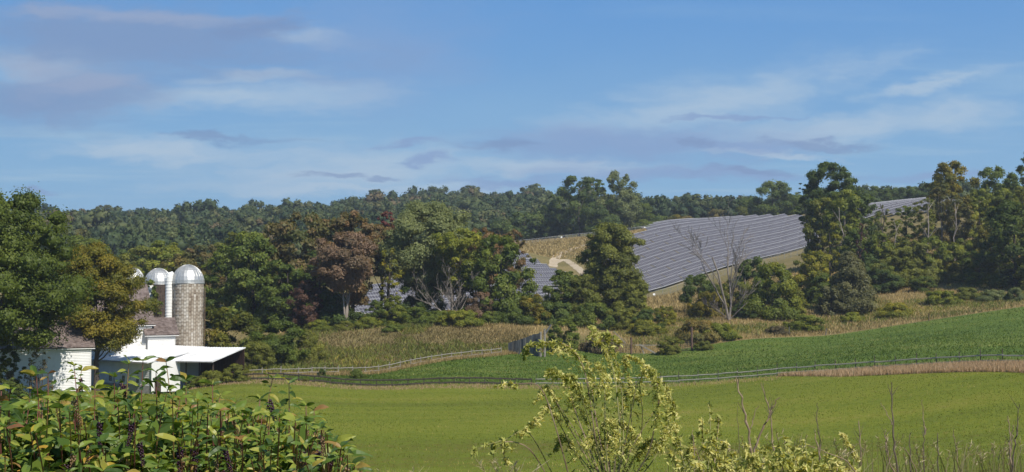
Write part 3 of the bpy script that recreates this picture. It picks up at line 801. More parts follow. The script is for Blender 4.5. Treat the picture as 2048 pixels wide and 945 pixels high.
def local(o, e, n, a, b, z):
    """point at a along the wall, b behind it, height z above the building's base point"""
    return Vector((e[0] * a - n[0] * b, e[1] * a - n[1] * b, z))
class Bld:
    def __init__(s, name, label, corner, rot, cat='building'):
        s.e = (math.cos(rot), math.sin(rot)); s.n = (math.sin(rot), -math.cos(rot))
        s.base = Vector(corner); s.root = thing(name, s.base, label, cat)
    def p(s, a, b, z): return Vector((s.e[0] * a - s.n[0] * b, s.e[1] * a - s.n[1] * b, z))
    def siding(s, name, pts_fn, a0, a1, z0, z1, lap=.22, top=None, mat=None, lbl=None):
        """lapped boards; pts_fn(a, out, z) places a point, top(z)->(a0,a1) trims a gable"""
        b = MB(); z = z0
        rr = random.Random(int(abs(a0 * 7 + z1 * 13)))
        while z < z1 - 1e-3:
            zt = min(z + lap, z1)
            l0, r0 = top(z) if top else (a0, a1); l1, r1 = top(zt) if top else (a0, a1)
            o0 = .075 + rr.uniform(-.006, .006); o1 = .012; t = rr.uniform(.35, .65)
            b.poly([pts_fn(l0, o0, z), pts_fn(r0, o0, z), pts_fn(r1, o1, zt), pts_fn(l1, o1, zt)], 0, t)
            b.poly([pts_fn(l0, o1, z), pts_fn(r0, o1, z), pts_fn(r0, o0, z), pts_fn(l0, o0, z)], 0, t)
            z = zt
        return b.obj(name, mat or M_WHITE, s.root)
    def slab(s, name, quad, th, mat, rows=0, cols=0, seed=0):
        """roof slope: quad = eave left, eave right, ridge right, ridge left (local), with courses of shingles proud of one another"""
        q = [Vector(v) for v in quad]; nrm = (q[1] - q[0]).cross(q[3] - q[0]).normalized()
        b = MB()
        b.hexa([v - nrm * th for v in q], q)
        if rows:
            r = random.Random(seed)
            for i in range(rows):
                t0, t1 = i / rows, min((i + 1.15) / rows, 1)
                off = r.random() / cols
                for k in range(cols + 1):
                    u0, u1 = max((k - off * cols) / cols, 0), min((k + 1 - off * cols) / cols - .006, 1)
                    if u1 <= u0: continue
                    f = lambda u, t: q[0].lerp(q[1], u).lerp(q[3].lerp(q[2], u), t)
                    lo, hi = nrm * (.045 + r.uniform(0, .02)), nrm * .012
                    tt = r.uniform(.1, .9)
                    b.poly([f(u0, t0) + lo, f(u1, t0) + lo, f(u1, t1) + hi, f(u0, t1) + hi], 0, tt)
                    b.poly([f(u0, t0), f(u1, t0), f(u1, t0) + lo, f(u0, t0) + lo], 0, tt)
        return b.obj(name, mat, s.root)
def ribs(bld, name, quad, n, mat):
    q = [Vector(v) for v in quad]; nrm = (q[1] - q[0]).cross(q[3] - q[0]).normalized()
    b = MB()
    for i in range(n + 1):
        u = i / n
        a, c = q[0].lerp(q[1], u), q[3].lerp(q[2], u)
        w = (q[1] - q[0]).normalized() * .035
        b.hexa([a - w, a + w, c + w, c - w], [a - w * .5 + nrm * .05, a + w * .5 + nrm * .05, c + w * .5 + nrm * .05, c - w * .5 + nrm * .05])
    o = b.obj(name, mat, bld.root); o['kind'] = 'stuff'
def window(bld, a, z, w, h, out=0.0, name='window'):
    f = MB(); p = bld.p; t = .09
    for (x0, x1, z0, z1) in ((-w / 2 - t, w / 2 + t, h, h + t), (-w / 2 - t, w / 2 + t, -t, 0), (-w / 2 - t, -w / 2, 0, h), (w / 2, w / 2 + t, 0, h)):
        f.hexa([p(a + x0, -out - .015, z + z0), p(a + x1, -out - .015, z + z0), p(a + x1, -out - .015, z + z1), p(a + x0, -out - .015, z + z1)],
               [p(a + x0, -out - .10, z + z0), p(a + x1, -out - .10, z + z0), p(a + x1, -out - .10, z + z1), p(a + x0, -out - .10, z + z1)])
    w_ = f.obj(name, M_WHITE, bld.root)
    g = MB(); g.hexa([p(a - w / 2, -out - .02, z), p(a + w / 2, -out - .02, z), p(a + w / 2, -out - .02, z + h), p(a - w / 2, -out - .02, z + h)],
                     [p(a - w / 2, -out - .065, z), p(a + w / 2, -out - .065, z), p(a + w / 2, -out - .065, z + h), p(a - w / 2, -out - .065, z + h)])
    g.obj('pane', M_WINDOW, w_)
def gable_house(name, label, px, D, eave_py, rot, length, depth, rise, over=.55, shingle=(26, 26), lap=.24):
    g = P(px, eave_py, D)
    base = Vector((g.x, g.y, T(g.x, g.y) - .3)); he = g.z - base.z
    B = Bld(name, label, base, rot)
    p = B.p
    # a runs 0 (right corner) to -length
    core = MB()
    core.hexa([p(-length, .02, 0), p(0, .02, 0), p(0, depth - .02, 0), p(-length, depth - .02, 0)], [p(-length, .02, he - .05), p(0, .02, he - .05), p(0, depth - .02, he - .05), p(-length, depth - .02, he - .05)])
    for a_ in (-length, 0):
        core.poly([p(a_, .02, he - .05), p(a_, depth - .02, he - .05), p(a_, depth / 2, he + rise - .12)])
    core.obj('wall', M_WHITE, B.root)
    B.siding('siding', lambda a, o, z: p(a, -o, z), -length, 0, .45, he - .12, lap)
    gb = lambda z: (0, depth) if z <= he else (depth / 2 * (z - he) / rise, depth - depth / 2 * (z - he) / rise)
    B.siding('siding', lambda a, o, z: p(o, a, z), 0, depth, .45, he + rise - .25, lap, gb)
    fo = MB(); fo.hexa([p(-length - .05, -.08, -.8), p(.08, -.08, -.8), p(.08, depth, -.8), p(-length - .05, depth, -.8)], [p(-length - .05, -.08, .44), p(.08, -.08, .44), p(.08, depth, .44), p(-length - .05, depth, .44)])
    fo.obj('foundation', M_STONE, B.root)
    cb = MB(); cb.box(p(-.02, -.03, he / 2 + .2), (.14, .14, he - .6), 0, .5, Matrix.Rotation(rot, 3, 'Z')); cb.obj('corner_board', M_WHITE, B.root)
    k = over / (depth / 2)
    zr = he + rise; ze = he - rise * k
    fa = MB(); fa.hexa([p(-length - over, -over + .03, ze - .26), p(over, -over + .03, ze - .26), p(over, -over + .07, ze - .26), p(-length - over, -over + .07, ze - .26)],
                       [p(-length - over, -over + .03, ze - .15), p(over, -over + .03, ze - .15), p(over, -over + .07, ze - .15), p(-length - over, -over + .07, ze - .15)])
    fa.obj('fascia', M_WHITE, B.root)
    B.slab('roof', [p(-length - over, -over, ze), p(over, -over, ze), p(over, depth / 2, zr), p(-length - over, depth / 2, zr)], .14, M_SHINGLE, shingle[0], shingle[1], 3)
    B.slab('roof', [p(over, depth + over, ze), p(-length - over, depth + over, ze), p(-length - over, depth / 2, zr), p(over, depth / 2, zr)], .14, M_SHINGLE, 8, 8, 4)
    return B, he
barn, he = gable_house('white_barn', 'white clapboard barn with brown shingle roof under the big dark maple', 182, 192, 689, math.radians(27), 16, 9.4, 3.7)
window(barn, -11.6, 2.6, .9, 1.3, .02)
big, he = gable_house('main_barn', 'large white barn with brown roof half hidden by the golden maple', 303, 214, 643, math.radians(27), 15, 15, 6.4, .6, (30, 26))
window(big, -9, 6.5, .9, 1.2, .02); window(big, -5.5, 6.5, .9, 1.2, .02)
annex, he = gable_house('barn_annex', 'small white annex with brown roof in front of the main silo', 350, 215, 664, math.radians(27), 4.6, 6.4, 2.4, .6, (14, 12))

# long low shed with a white metal roof
def low_shed():
    rot = math.radians(-35)
    c = P(205, 719, 207.5); base = Vector((c.x, c.y, T(c.x, c.y) - .3)); ze = c.z - base.z
    B = Bld('low_shed', 'long low white shed with white metal roof in front of the annex', base, rot); p = B.p
    Lh, W_ = 12.6, 12.0; rise = 1.9
    q = [p(-3, -.9, ze), p(Lh, -.9, ze), p(Lh, W_, ze + rise), p(-3, W_, ze + rise)]
    B.slab('roof', q, .16, M_WMETAL); ribs(B, 'roof_seam', q, 30, M_WMETAL)
    b = MB(); b.hexa([p(-2.6, .5, 0), p(Lh - .3, .5, 0), p(Lh - .3, W_ - .3, 0), p(-2.6, W_ - .3, 0)], [p(-2.6, .5, ze - .05), p(Lh - .3, .5, ze - .05), p(Lh - .3, W_ - .3, ze + rise - .25), p(-2.6, W_ - .3, ze + rise - .25)])
    b.obj('wall', M_WHITE, B.root)
    B.siding('siding', lambda a, o, z: p(a, .5 - o, z), -2.6, Lh - .3, 1.0, ze - .1, .3)
    f = MB(); f.hexa([p(-2.7, .38, -.6), p(Lh - .2, .38, -.6), p(Lh - .2, .6, -.6), p(-2.7, .6, -.6)], [p(-2.7, .38, .98), p(Lh - .2, .38, .98), p(Lh - .2, .6, .98), p(-2.7, .6, .98)])
    f.obj('foundation', M_STONE, B.root)
    g = MB(); g.hexa([p(-3, -.98, ze - .24), p(Lh, -.98, ze - .24), p(Lh, -.91, ze - .24), p(-3, -.91, ze - .24)], [p(-3, -.98, ze - .02), p(Lh, -.98, ze - .02), p(Lh, -.91, ze - .02), p(-3, -.91, ze - .02)])
    g.obj('gutter', M_STONE, B.root)
    for a in (1.6, 5.0, 8.6): window(B, a, 1.35, .75, 1.0, -.5)
    # end wall in the sun with a dark doorway, facing right
    e0 = p(Lh - .25, .2, 0)
    wl = MB(); n2 = Vector((math.cos(math.radians(-62)), math.sin(math.radians(-62)), 0)); t2 = Vector((-n2.y, n2.x, 0))
    for (s0, s1, z0, z1) in ((0, .5, 0, ze), (.5, 1.55, 2.45, ze), (1.55, 4.6, 0, ze + .1)):
        a_, b_ = e0 + t2 * s0, e0 + t2 * s1
        wl.hexa([a_, b_, b_ - n2 * .15, a_ - n2 * .15], [a_ + Vector((0, 0, z1)), b_ + Vector((0, 0, z1)), b_ - n2 * .15 + Vector((0, 0, z1)), a_ - n2 * .15 + Vector((0, 0, z1))]) if z0 == 0 else \
            wl.hexa([a_ + Vector((0, 0, z0)), b_ + Vector((0, 0, z0)), b_ - n2 * .15 + Vector((0, 0, z0)), a_ - n2 * .15 + Vector((0, 0, z0))], [a_ + Vector((0, 0, z1)), b_ + Vector((0, 0, z1)), b_ - n2 * .15 + Vector((0, 0, z1)), a_ - n2 * .15 + Vector((0, 0, z1))])
    wl.obj('end_wall', M_WHITE, B.root)
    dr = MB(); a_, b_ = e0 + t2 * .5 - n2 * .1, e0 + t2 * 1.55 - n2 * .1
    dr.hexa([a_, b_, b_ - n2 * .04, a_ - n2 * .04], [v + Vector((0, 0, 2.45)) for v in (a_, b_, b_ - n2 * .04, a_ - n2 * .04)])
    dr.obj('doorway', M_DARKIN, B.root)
low_shed()
def lean_to():
    rot = math.radians(-35)
    c = P(338, 722, 204.3); base = Vector((c.x, c.y, T(c.x, c.y) - .3)); ze = c.z - base.z
    B = Bld('open_lean_to', 'open fronted lean-to with white metal roof and dark interior', base, rot); p = B.p
    Lh, W_, rise = 11.2, 6.4, 1.95; tl = .32
    q = [p(0, -.6, ze), p(Lh, -.6, ze + tl), p(Lh, W_, ze + rise + tl), p(0, W_, ze + rise)]
    B.slab('roof', q, .13, M_WMETAL); ribs(B, 'roof_seam', q, 18, M_WMETAL)
    q2 = [p(-4.2, -.2, ze - .05), p(.4, -.2, ze - .05), p(.4, W_ + .6, ze + rise + .12), p(-1.0, W_ + .6, ze + rise + .12)]
    B.slab('roof', q2, .1, M_WMETAL)
    fb = MB(); fb.hexa([p(0, -.66, ze - .2), p(Lh, -.66, ze + tl - .2), p(Lh, -.61, ze + tl - .2), p(0, -.61, ze - .2)], [p(0, -.66, ze - .01), p(Lh, -.66, ze + tl - .01), p(Lh, -.61, ze + tl - .01), p(0, -.61, ze - .01)])
    fb.obj('fascia', M_STONE, B.root)
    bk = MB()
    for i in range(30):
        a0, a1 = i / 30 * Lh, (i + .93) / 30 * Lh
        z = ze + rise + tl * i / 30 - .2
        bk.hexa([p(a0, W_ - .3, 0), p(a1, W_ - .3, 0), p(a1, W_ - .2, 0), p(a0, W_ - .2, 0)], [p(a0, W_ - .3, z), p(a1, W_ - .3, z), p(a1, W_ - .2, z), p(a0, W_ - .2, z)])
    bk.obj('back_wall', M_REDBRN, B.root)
    for a in (.9, 4.1, 7.3, 10.6):
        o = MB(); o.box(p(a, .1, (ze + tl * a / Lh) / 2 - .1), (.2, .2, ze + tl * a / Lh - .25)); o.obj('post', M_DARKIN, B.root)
    br = MB()
    for s in (-1, 1): br.tube([p(9.4, -.2, 1.0), p(9.4 + s * .9, -.2, 2.2)], .10, 6)
    br.obj('brace', M_RAIL, B.root)
lean_to()

def silo(name, label, px, D, top_py, rim_py, rpx, staves, chute=None, stave_rows=26, ladder=False, tint_bias=0.0):
    x = X_at(px, D); z0 = T(x, D) - .3
    R_ = rpx / FPX * D
    zt, zr = P(px, top_py, D).z - z0, P(px, rim_py, D).z - z0
    root = thing(name, (x, D, z0), label, 'silo')
    rr = random.Random(int(px))
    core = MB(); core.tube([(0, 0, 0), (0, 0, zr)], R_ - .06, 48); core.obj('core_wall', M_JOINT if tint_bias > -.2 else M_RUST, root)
    b = MB(); hh = zr / stave_rows
    for i in range(stave_rows):
        for k in range(staves):
            z1_ = i * hh + .02 + (k % 2) * hh * .5
            za, zb = z1_, min(z1_ + hh - .05, zr - .02)
            if zb - za < .1: continue
            d = 2 * math.pi / staves
            t0, t1 = k * d + d * .065, (k + 1) * d - d * .065; tm = (t0 + t1) / 2
            ro = R_ + rr.uniform(-.012, .015); ri = R_ - .07
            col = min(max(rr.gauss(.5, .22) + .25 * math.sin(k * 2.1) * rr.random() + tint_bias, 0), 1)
            pt = lambda r, t, z: (r * math.cos(t), r * math.sin(t), z)
            b.poly([pt(ro, t0, za), pt(ro, tm, za), pt(ro, t1, za), pt(ro, t1, zb), pt(ro, tm, zb), pt(ro, t0, zb)], 0, col)
            b.poly([pt(ri, t0, za), pt(ro, t0, za), pt(ro, t0, zb), pt(ri, t0, zb)], 0, col)
            b.poly([pt(ro, t1, za), pt(ri, t1, za), pt(ri, t1, zb), pt(ro, t1, zb)], 0, col)
            b.poly([pt(ro, t0, zb), pt(ro, tm, zb), pt(ro, t1, zb), pt(ri, t1, zb), pt(ri, t0, zb)], 0, col)
    o = b.obj('stave', M_STAVE if tint_bias > -.2 else M_STAVE_SHADE, root); o['kind'] = 'stuff'
    hp = MB()
    for i in range(1, stave_rows):
        z = i * hh + .25 * hh
        ring = [((R_ + .02) * math.cos(2 * math.pi * k / 48), (R_ + .02) * math.sin(2 * math.pi * k / 48), z) for k in range(49)]
        hp.tube(ring, .018, 4, cap=False)
    o = hp.obj('hoop', M_RUST, root); o['kind'] = 'stuff'
    # ribbed dome of gores
    dm = MB(); gores = 28; hd = zt - zr; Rd = R_ + .06
    prof = [(math.cos(a), math.sin(a)) for a in np.linspace(0, math.pi / 2 * .985, 9)]
    for k in range(gores):
        t0, t1 = 2 * math.pi * k / gores, 2 * math.pi * (k + 1) / gores; tt = rr.uniform(.3, .7)
        for (c0, s0), (c1, s1) in zip(prof, prof[1:]):
            dm.poly([(Rd * c0 * math.cos(t0), Rd * c0 * math.sin(t0), zr + hd * s0), (Rd * c0 * math.cos(t1), Rd * c0 * math.sin(t1), zr + hd * s0),
                     (Rd * c1 * math.cos(t1), Rd * c1 * math.sin(t1), zr + hd * s1), (Rd * c1 * math.cos(t0), Rd * c1 * math.sin(t0), zr + hd * s1)], 0, tt)
    for k in range(gores):
        t0 = 2 * math.pi * k / gores
        dm.tube([((Rd + .02) * c * math.cos(t0), (Rd + .02) * c * math.sin(t0), zr + (hd + .02) * s) for c, s in prof], .03, 4, cap=False, t=.35)
    dm.tube([(0, 0, zt - .15), (0, 0, zt + .06)], .4, 12, t=.5)
    dm.tube([(Rd * math.cos(2 * math.pi * k / 48), Rd * math.sin(2 * math.pi * k / 48), zr) for k in range(49)], .06, 5, cap=False, t=.2)
    dm.obj('dome', M_DOME, root)
    if chute:
        ang, rc, ztop, zbot, cap = chute
        cx, cy = (R_ + rc * .75) * math.cos(ang), (R_ + rc * .75) * math.sin(ang)
        zt2, zb2 = P(px, ztop, D).z - z0, P(px, zbot, D).z - z0
        c = MB(); n = int((zt2 - zb2) / .55)
        pts, rad = [], []
        for i in range(n + 1):
            z = zb2 + (zt2 - zb2) * i / n
            pts += [(cx, cy, z - .04), (cx, cy, z + .04)]; rad += [rc + .035, rc + .035] if i < n else [rc, rc * .98]
            if i < n: pts += [(cx, cy, z + .07), (cx, cy, z + .45)]; rad += [rc, rc]
        c.tube(pts, rad, 18); c.obj('chute', M_CHUTE, root, smooth=False)
        h = MB(); h.tube([(cx, cy, zt2), (cx * .96, cy * .96, zt2 + rc * .8), (cx * .8, cy * .8, zt2 + rc * 1.5)], [rc * 1.04, rc * .95, rc * .35], 18)
        h.obj('chute_hood', M_RUST if cap else M_CHUTE, root)
    if ladder:
        l = MB()
        for s in (0, 1):
            t = -.12 + s * .12
            l.tube([((R_ + .35) * math.cos(t), (R_ + .35) * math.sin(t), 2), ((R_ + .35) * math.cos(t), (R_ + .35) * math.sin(t), zr - .8)], .035, 5)
        for i in range(int((zr - 3) / .5)):
            z = 2.2 + i * .5
            l.tube([((R_ + .35) * math.cos(-.12), (R_ + .35) * math.sin(-.12), z), ((R_ + .35), 0, z)], .022, 4)
        for z in (5, 8, 11, zr - 1): l.tube([(R_ - .05, 0, z), (R_ + .35, 0, z)], .03, 4)
        l.obj('ladder', M_RUST, root)
silo('main_silo', 'tall concrete stave silo with metal dome and white chute, nearest of three', 376, 226, 530, 567, 31, 40, (math.radians(203), .66, 556, 642, False), 26, True)
silo('middle_silo', 'middle silo with pale metal dome, shade painted into its dark wall behind a thin white chute', 317, 240, 537, 569, 27, 36, (math.radians(258), .45, 571, 650, True), 24, False, -.3)
silo('left_silo', 'rear silo at the left, only its white metal dome showing over the golden maple', 263, 252, 535, 566, 25, 34, None, 22, False, -.1)

# ------------------------------------------------------------------ ruined corral at the top of the pasture
M_GREYBOARD = noise_mat('grey_old_boards', [(.3, (.065, .064, .062)), (.7, (.15, .148, .142))], 1.2, 6, (3, 3, .4), .9, bump=.4, tint=.5)
M_OLDPOST = noise_mat('brown_old_post', [(.3, (.075, .045, .032)), (.7, (.15, .095, .07))], 2, 6, (2, 2, .4), .9, bump=.4)
def board_wall():
    a, b = G(1016, 252), G(1082, 247)
    root = thing('board_wall', a, 'dark grey slanting board wall at the end of the left rail fence', 'wall')
    n = 13; d = (b - a) / n; r = random.Random(5)
    perp = Vector((-d.y, d.x, 0)).normalized()
    for i in range(n):
        p0, p1 = d * i + d * .02, d * (i + 1) - d * .02
        hs = 1.9 + i / n * 3.0; he_ = 1.9 + (i + 1) / n * 3.0
        zt0, zt1 = hs + r.uniform(-.12, .12), he_ + r.uniform(-.12, .12)
        f = r.uniform(-.04, .04); m = MB(); up = Vector((0, 0, 1)); ba = Vector((0, 0, -.4))
        m.hexa([p0 + ba + perp * f, p1 + ba + perp * f, p1 + ba + perp * (f + .07), p0 + ba + perp * (f + .07)],
               [p0 + up * zt0 + perp * f, p1 + up * zt1 + perp * f, p1 + up * zt1 + perp * (f + .07), p0 + up * zt0 + perp * (f + .07)], 0, r.uniform(.2, .8))
        m.obj('board', M_GREYBOARD, root)
    for k, (px, h) in enumerate(((1081, 5.0), (1089, 5.6))):
        q = G(px, 246.5) - a; m = MB(); m.tube([q + Vector((0, 0, -.4)), q + Vector((.05, 0, h * .5)), q + Vector((0, 0, h))], [.24, .22, .2], 8); m.obj('post', M_RAIL, root)
    q = G(1090, 247) - a
    m = MB(); m.tube([q + Vector((.1, .2, 4.6)), q + Vector((1.2, .4, 6.3))], .2, 6); m.obj('beam', M_GREYBOARD, root)
board_wall()
def lone_post(px, D, h, w, mat, label, lean=0.0):
    p = G(px, D); o = MB()
    o.tube([(0, 0, -.4), (lean * .5, 0, h * .55), (lean, 0, h)], [w / 2, w * .48, w * .44], 8)
    e = o.obj('fence_post', mat); e.location = p
    tag(e, label, 'post')
lone_post(1262, 259, 3.6, .42, M_OLDPOST, 'thick brown old post standing in dry grass left of the fallen boards')
lone_post(1383, 262, 4.9, .46, M_OLDPOST, 'tall thick brown post at the top of the pasture by a wire gate')
lone_post(1857, 285, 1.9, .22, M_OLDPOST, 'short brown post in the tan grass at the right end of the pasture')
lone_post(1650, 281, 1.6, .2, M_GREYBOARD, 'short grey leaning post in the tan grass above the pasture', .3)
lone_post(1577, 279, 2.0, .2, M_GREYBOARD, 'thin dark post beside a dark shrub above the pasture', .1)
def fallen(px, D, a, b, w, label, mat=None):
    p = G(px, D); o = MB(); a, b = Vector(a), Vector(b)
    d = (b - a).normalized(); s = d.cross(Vector((0, 1, 0))).normalized() * w / 2; t = Vector((0, .06, 0))
    o.hexa([a - s - t, a + s - t, b + s - t, b - s - t], [a - s + t, a + s + t, b + s + t, b - s + t])
    e = o.obj('fallen_board', mat or M_RAIL); e.location = p; tag(e, label, 'board')
fallen(1287, 259, (-.9, 0, 2.3), (2.4, -.2, .45), .28, 'pale fallen board leaning down to the right on broken supports')
fallen(1286, 259.3, (-.7, 0, 2.3), (.2, -.1, .2), .2, 'short pale upright board holding up the fallen one')
fallen(1283, 260, (-1.4, 0, 2.0), (4.2, .3, 1.95), .14, 'thin level rail behind the fallen boards')
fallen(1240, 262, (-1.4, 0, 4.3), (1.2, 0, 1.7), .16, 'thin grey pole leaning left among brown weeds, upper of two')
fallen(1234, 261, (-1.4, 0, 3.2), (1.5, 0, 1.4), .14, 'thin grey pole leaning left among brown weeds, lower of two')
def wire_gate(px0, px1, D, label, h=1.6):
    a, b = G(px0, D), G(px1, D); root = thing('wire_gate', a, label, 'gate'); d = b - a
    for i in range(7):
        m = MB(); q = d * (i / 6); m.tube([q + Vector((0, 0, .1)), q + Vector((0, 0, h))], .035, 5); m.obj('upright', M_TPOST, root)
    for z in np.linspace(.15, h, 6):
        m = MB(); m.tube([Vector((0, 0, z)), d + Vector((0, 0, z + .1))], .04, 5); m.obj('crossbar', M_TPOST, root)
wire_gate(1361, 1381, 262, 'rusty wire gate leaning against the tall brown post', 2.1)
def page_wire():
    for (p0, p1, lab) in ((1150, 1262, 'sagging wire fence among brown weeds left of the old post'),):
        a, b = G(p0, 258), G(p1, 259); root = thing('wire_fence', a, lab, 'fence'); d = b - a
        for i in range(6):
            m = MB(); q = d * (i / 5); m.tube([q + Vector((0, 0, -.2)), q + Vector((0, 0, 2.2))], .07, 6); m.obj('post', M_OLDPOST, root)
        for z in np.linspace(.3, 2.1, 6):
            m = MB(); m.tube([Vector((0, 0, z)), d * .5 + Vector((0, 0, z - .12)), d + Vector((0, 0, z))], .03, 4); m.obj('wire', M_TPOST, root)
page_wire()
# ------------------------------------------------------------------ trees and shrubs
def unit(v): return v / np.maximum(np.linalg.norm(v, axis=-1, keepdims=True), 1e-9)
def leaf_quads(p, nrm, size, asp, rng):
    n = len(p)
    r = rng.normal(size=(n, 3))
    t = unit(r - nrm * (r * nrm).sum(-1, keepdims=True))
    b = np.cross(nrm, t)
    a_, b_ = (size * .62)[:, None], (size * asp * .5)[:, None]
    fold = nrm * (size * .10)[:, None]
    return np.stack([p - t * a_, p + b * b_ + fold, p + t * a_ - fold, p - b * b_ + fold], 1).reshape(-1, 3)
def profile(kind, t):
    if kind == 'round':  return np.sqrt(np.clip(1 - (2 * t - 0.95) ** 2, 0, 1)) * .98 + .02
    if kind == 'oval':   return np.sqrt(np.clip(1 - (2 * t - 0.85) ** 2 / 1.32, 0, 1))
    if kind == 'cone':   return np.clip((1 - t) ** .75 * (.55 + .45 * np.minimum(t / .12, 1)), .06, 1)
    if kind == 'column': return np.clip(np.minimum(t / .15, 1) * np.minimum((1 - t) / .25, 1), .25, 1) ** .6
    if kind == 'vase':   return np.clip(.35 + .65 * np.sin(np.clip(t, 0, 1) * math.pi * .72), 0, 1) * np.sqrt(np.clip((1.04 - t) * 5, 0, 1))
    if kind == 'bush':   return np.sqrt(np.clip(1 - t ** 2.2, 0.02, 1)) * (.85 + .15 * np.minimum(t / .2, 1))
    return np.ones_like(t)
def ball(k=2):
    """quads of a cube pushed out to a sphere"""
    V, Q = [], []
    for ax in range(3):
        for sg in (-1, 1):
            o = len(V)
            for i in range(k + 1):
                for j in range(k + 1):
                    p = [0, 0, 0]; p[ax] = sg; p[(ax + 1) % 3] = (2 * i / k - 1) * sg; p[(ax + 2) % 3] = 2 * j / k - 1
                    V.append(p)
            for i in range(k):
                for j in range(k): Q.append([o + i * (k + 1) + j, o + (i + 1) * (k + 1) + j, o + (i + 1) * (k + 1) + j + 1, o + i * (k + 1) + j + 1])
    V = np.array(V, float); V /= np.linalg.norm(V, axis=1, keepdims=True)
    _, first, inv = np.unique(np.round(V, 5), axis=0, return_index=True, return_inverse=True)
    return V[first], inv.ravel()[np.array(Q)]     # vertices, quads
BV, BQ = ball(2)
def wobble(v, seed, amt):
    """same bump for the same direction, so that the faces stay joined"""
    s = np.asarray(seed)[..., None]
    return (1 + amt * (np.sin(v[..., 0] * 5.1 + s) + np.sin(v[..., 1] * 6.3 + s * 1.7) + np.sin(v[..., 2] * 5.7 + s * 2.3)) / 3)[..., None]
def crown(rng, H, W, cb, kind, dens, leaf, tint_mu, gap=0.0, skew=0.0, rich=1.0):
    """leaf clumps spread through the crown's volume: positions, tints, lobes"""
    z0 = cb * H; hc = H - z0
    nl = int(np.clip(W * hc * .42, 30, 120) * rich) if kind != 'column' else int(np.clip(hc * 3, 24, 90))
    t = rng.permutation((np.arange(nl) + rng.uniform(0, 1, nl)) / nl)          # spread evenly up the crown
    t = .02 + .92 * t if kind not in ('cone', 'bush') else .94 * t ** 1.2
    r = profile(kind, t) * W / 2
    ang = np.arange(nl) * 2.39996 + rng.uniform(-.6, .6, nl)
    wob = 1 + .13 * np.sin(ang * 2 + rng.uniform(0, 6)) + .12 * rng.normal(size=nl)
    lr = np.clip(W * rng.uniform(.07, .18, nl) / rich ** .3, .3, 3.2) * (.8 + .3 * (1 - t))
    lr = np.minimum(lr, np.maximum(r * .8, .3))
    rr = np.maximum(r - lr * .55, .05) * np.sqrt(rng.uniform(.16, 1.0, nl)) * wob
    c = np.stack([np.cos(ang) * rr, np.sin(ang) * rr, z0 + t * hc], -1)
    c[:, 2] = np.minimum(c[:, 2], H - lr * .7 * rng.uniform(.9, 1.25, nl))
    c[:, 2] = np.maximum(c[:, 2], lr * .5)
    c[:, 0] += skew * W * (.5 - t)
    if gap:                                   # leave out some clumps so that the sky shows through
        keep = rng.uniform(0, 1, nl) > gap
        c, lr, t, rr = c[keep], lr[keep], t[keep], rr[keep]; nl = len(c)
    # leaves cover the outward and upward faces of the clumps
    nleaf = int(np.clip(dens * (lr ** 2).sum() * 4 * math.pi * .8 * .55 * 1.6 / (leaf * leaf * .5), 220, 42000))
    w = lr ** 2; cnt = np.maximum((nleaf * w / w.sum()).astype(int), 6)
    li = np.repeat(np.arange(nl), cnt); n = len(li)
    od = unit(c * np.array([1, 1, 0]) + np.array([0, 0, .02]) + (c[:, 2:3] - (z0 + .35 * hc)) * np.array([0, 0, .45]))
    v = unit(rng.normal(size=(n, 3)) + od[li] * .75 + np.array([0, 0, .30]))
    rad = lr[li] * (rng.uniform(.0, 1, n) ** .22) * (1 + .15 * rng.normal(size=n))
    p = c[li] + v * rad[:, None] * np.array([1, 1, .72])
    stray = rng.uniform(0, 1, n) < .04
    p = p + (stray[:, None] * rng.normal(size=(n, 3)) * (lr[li] * .30)[:, None])
    out = c[li] * np.array([1, 1, 0]); out = unit(out + 1e-6)
    nrm = unit(v * .9 + out * .2 + np.array([0, 0, .30]) + rng.normal(size=(n, 3)) * .45)
    lt = np.clip(tint_mu + rng.normal(0, .17, nl), 0, 1)
    tint = lt[li] + rng.normal(0, .13, n)
    p[:, 2] = np.maximum(p[:, 2], .05)
    size = leaf * rng.uniform(.6, 1.35, n)
    # the packed inside of each clump, which stops the light
    kc = np.arange(nl) if gap < .1 else np.arange(nl)[rng.uniform(0, 1, nl) < .62]
    sc = (.62 if gap < .1 else .52)
    core = c[kc][:, None] + BV[None] * wobble(BV[None], kc * 1.3, .40)[..., 0][..., None] * (lr[kc] * sc)[:, None, None] * np.array([1, 1, .72])
    core[..., 2] = np.maximum(core[..., 2], .02)
    return p, nrm, size, np.clip(tint, 0, 1), c, lr, core.reshape(-1, 3), np.repeat(np.clip(lt[kc] - .05, 0, 1), len(BV))
def ball_faces(n, first):
    return (BQ[None] + (np.arange(n) * len(BV))[:, None, None] + first).reshape(-1, 4)
def limb_path(rng, a, b, sag=.12, n=5):
    a, b = np.array(a), np.array(b); L_ = np.linalg.norm(b - a)
    k = rng.normal(size=3) * L_ * sag * .5; k[2] = abs(k[2]) * .4
    return [tuple(a + (b - a) * t + k * math.sin(math.pi * t) - np.array([0, 0, 1]) * L_ * .10 * math.sin(math.pi * t)) for t in np.linspace(0, 1, n)]
TREE_N = [0]
PROTO, PROTO_N = {}, {}
ASPECTS = [.45, .75, 1.15, 1.7, 2.5, 3.6]
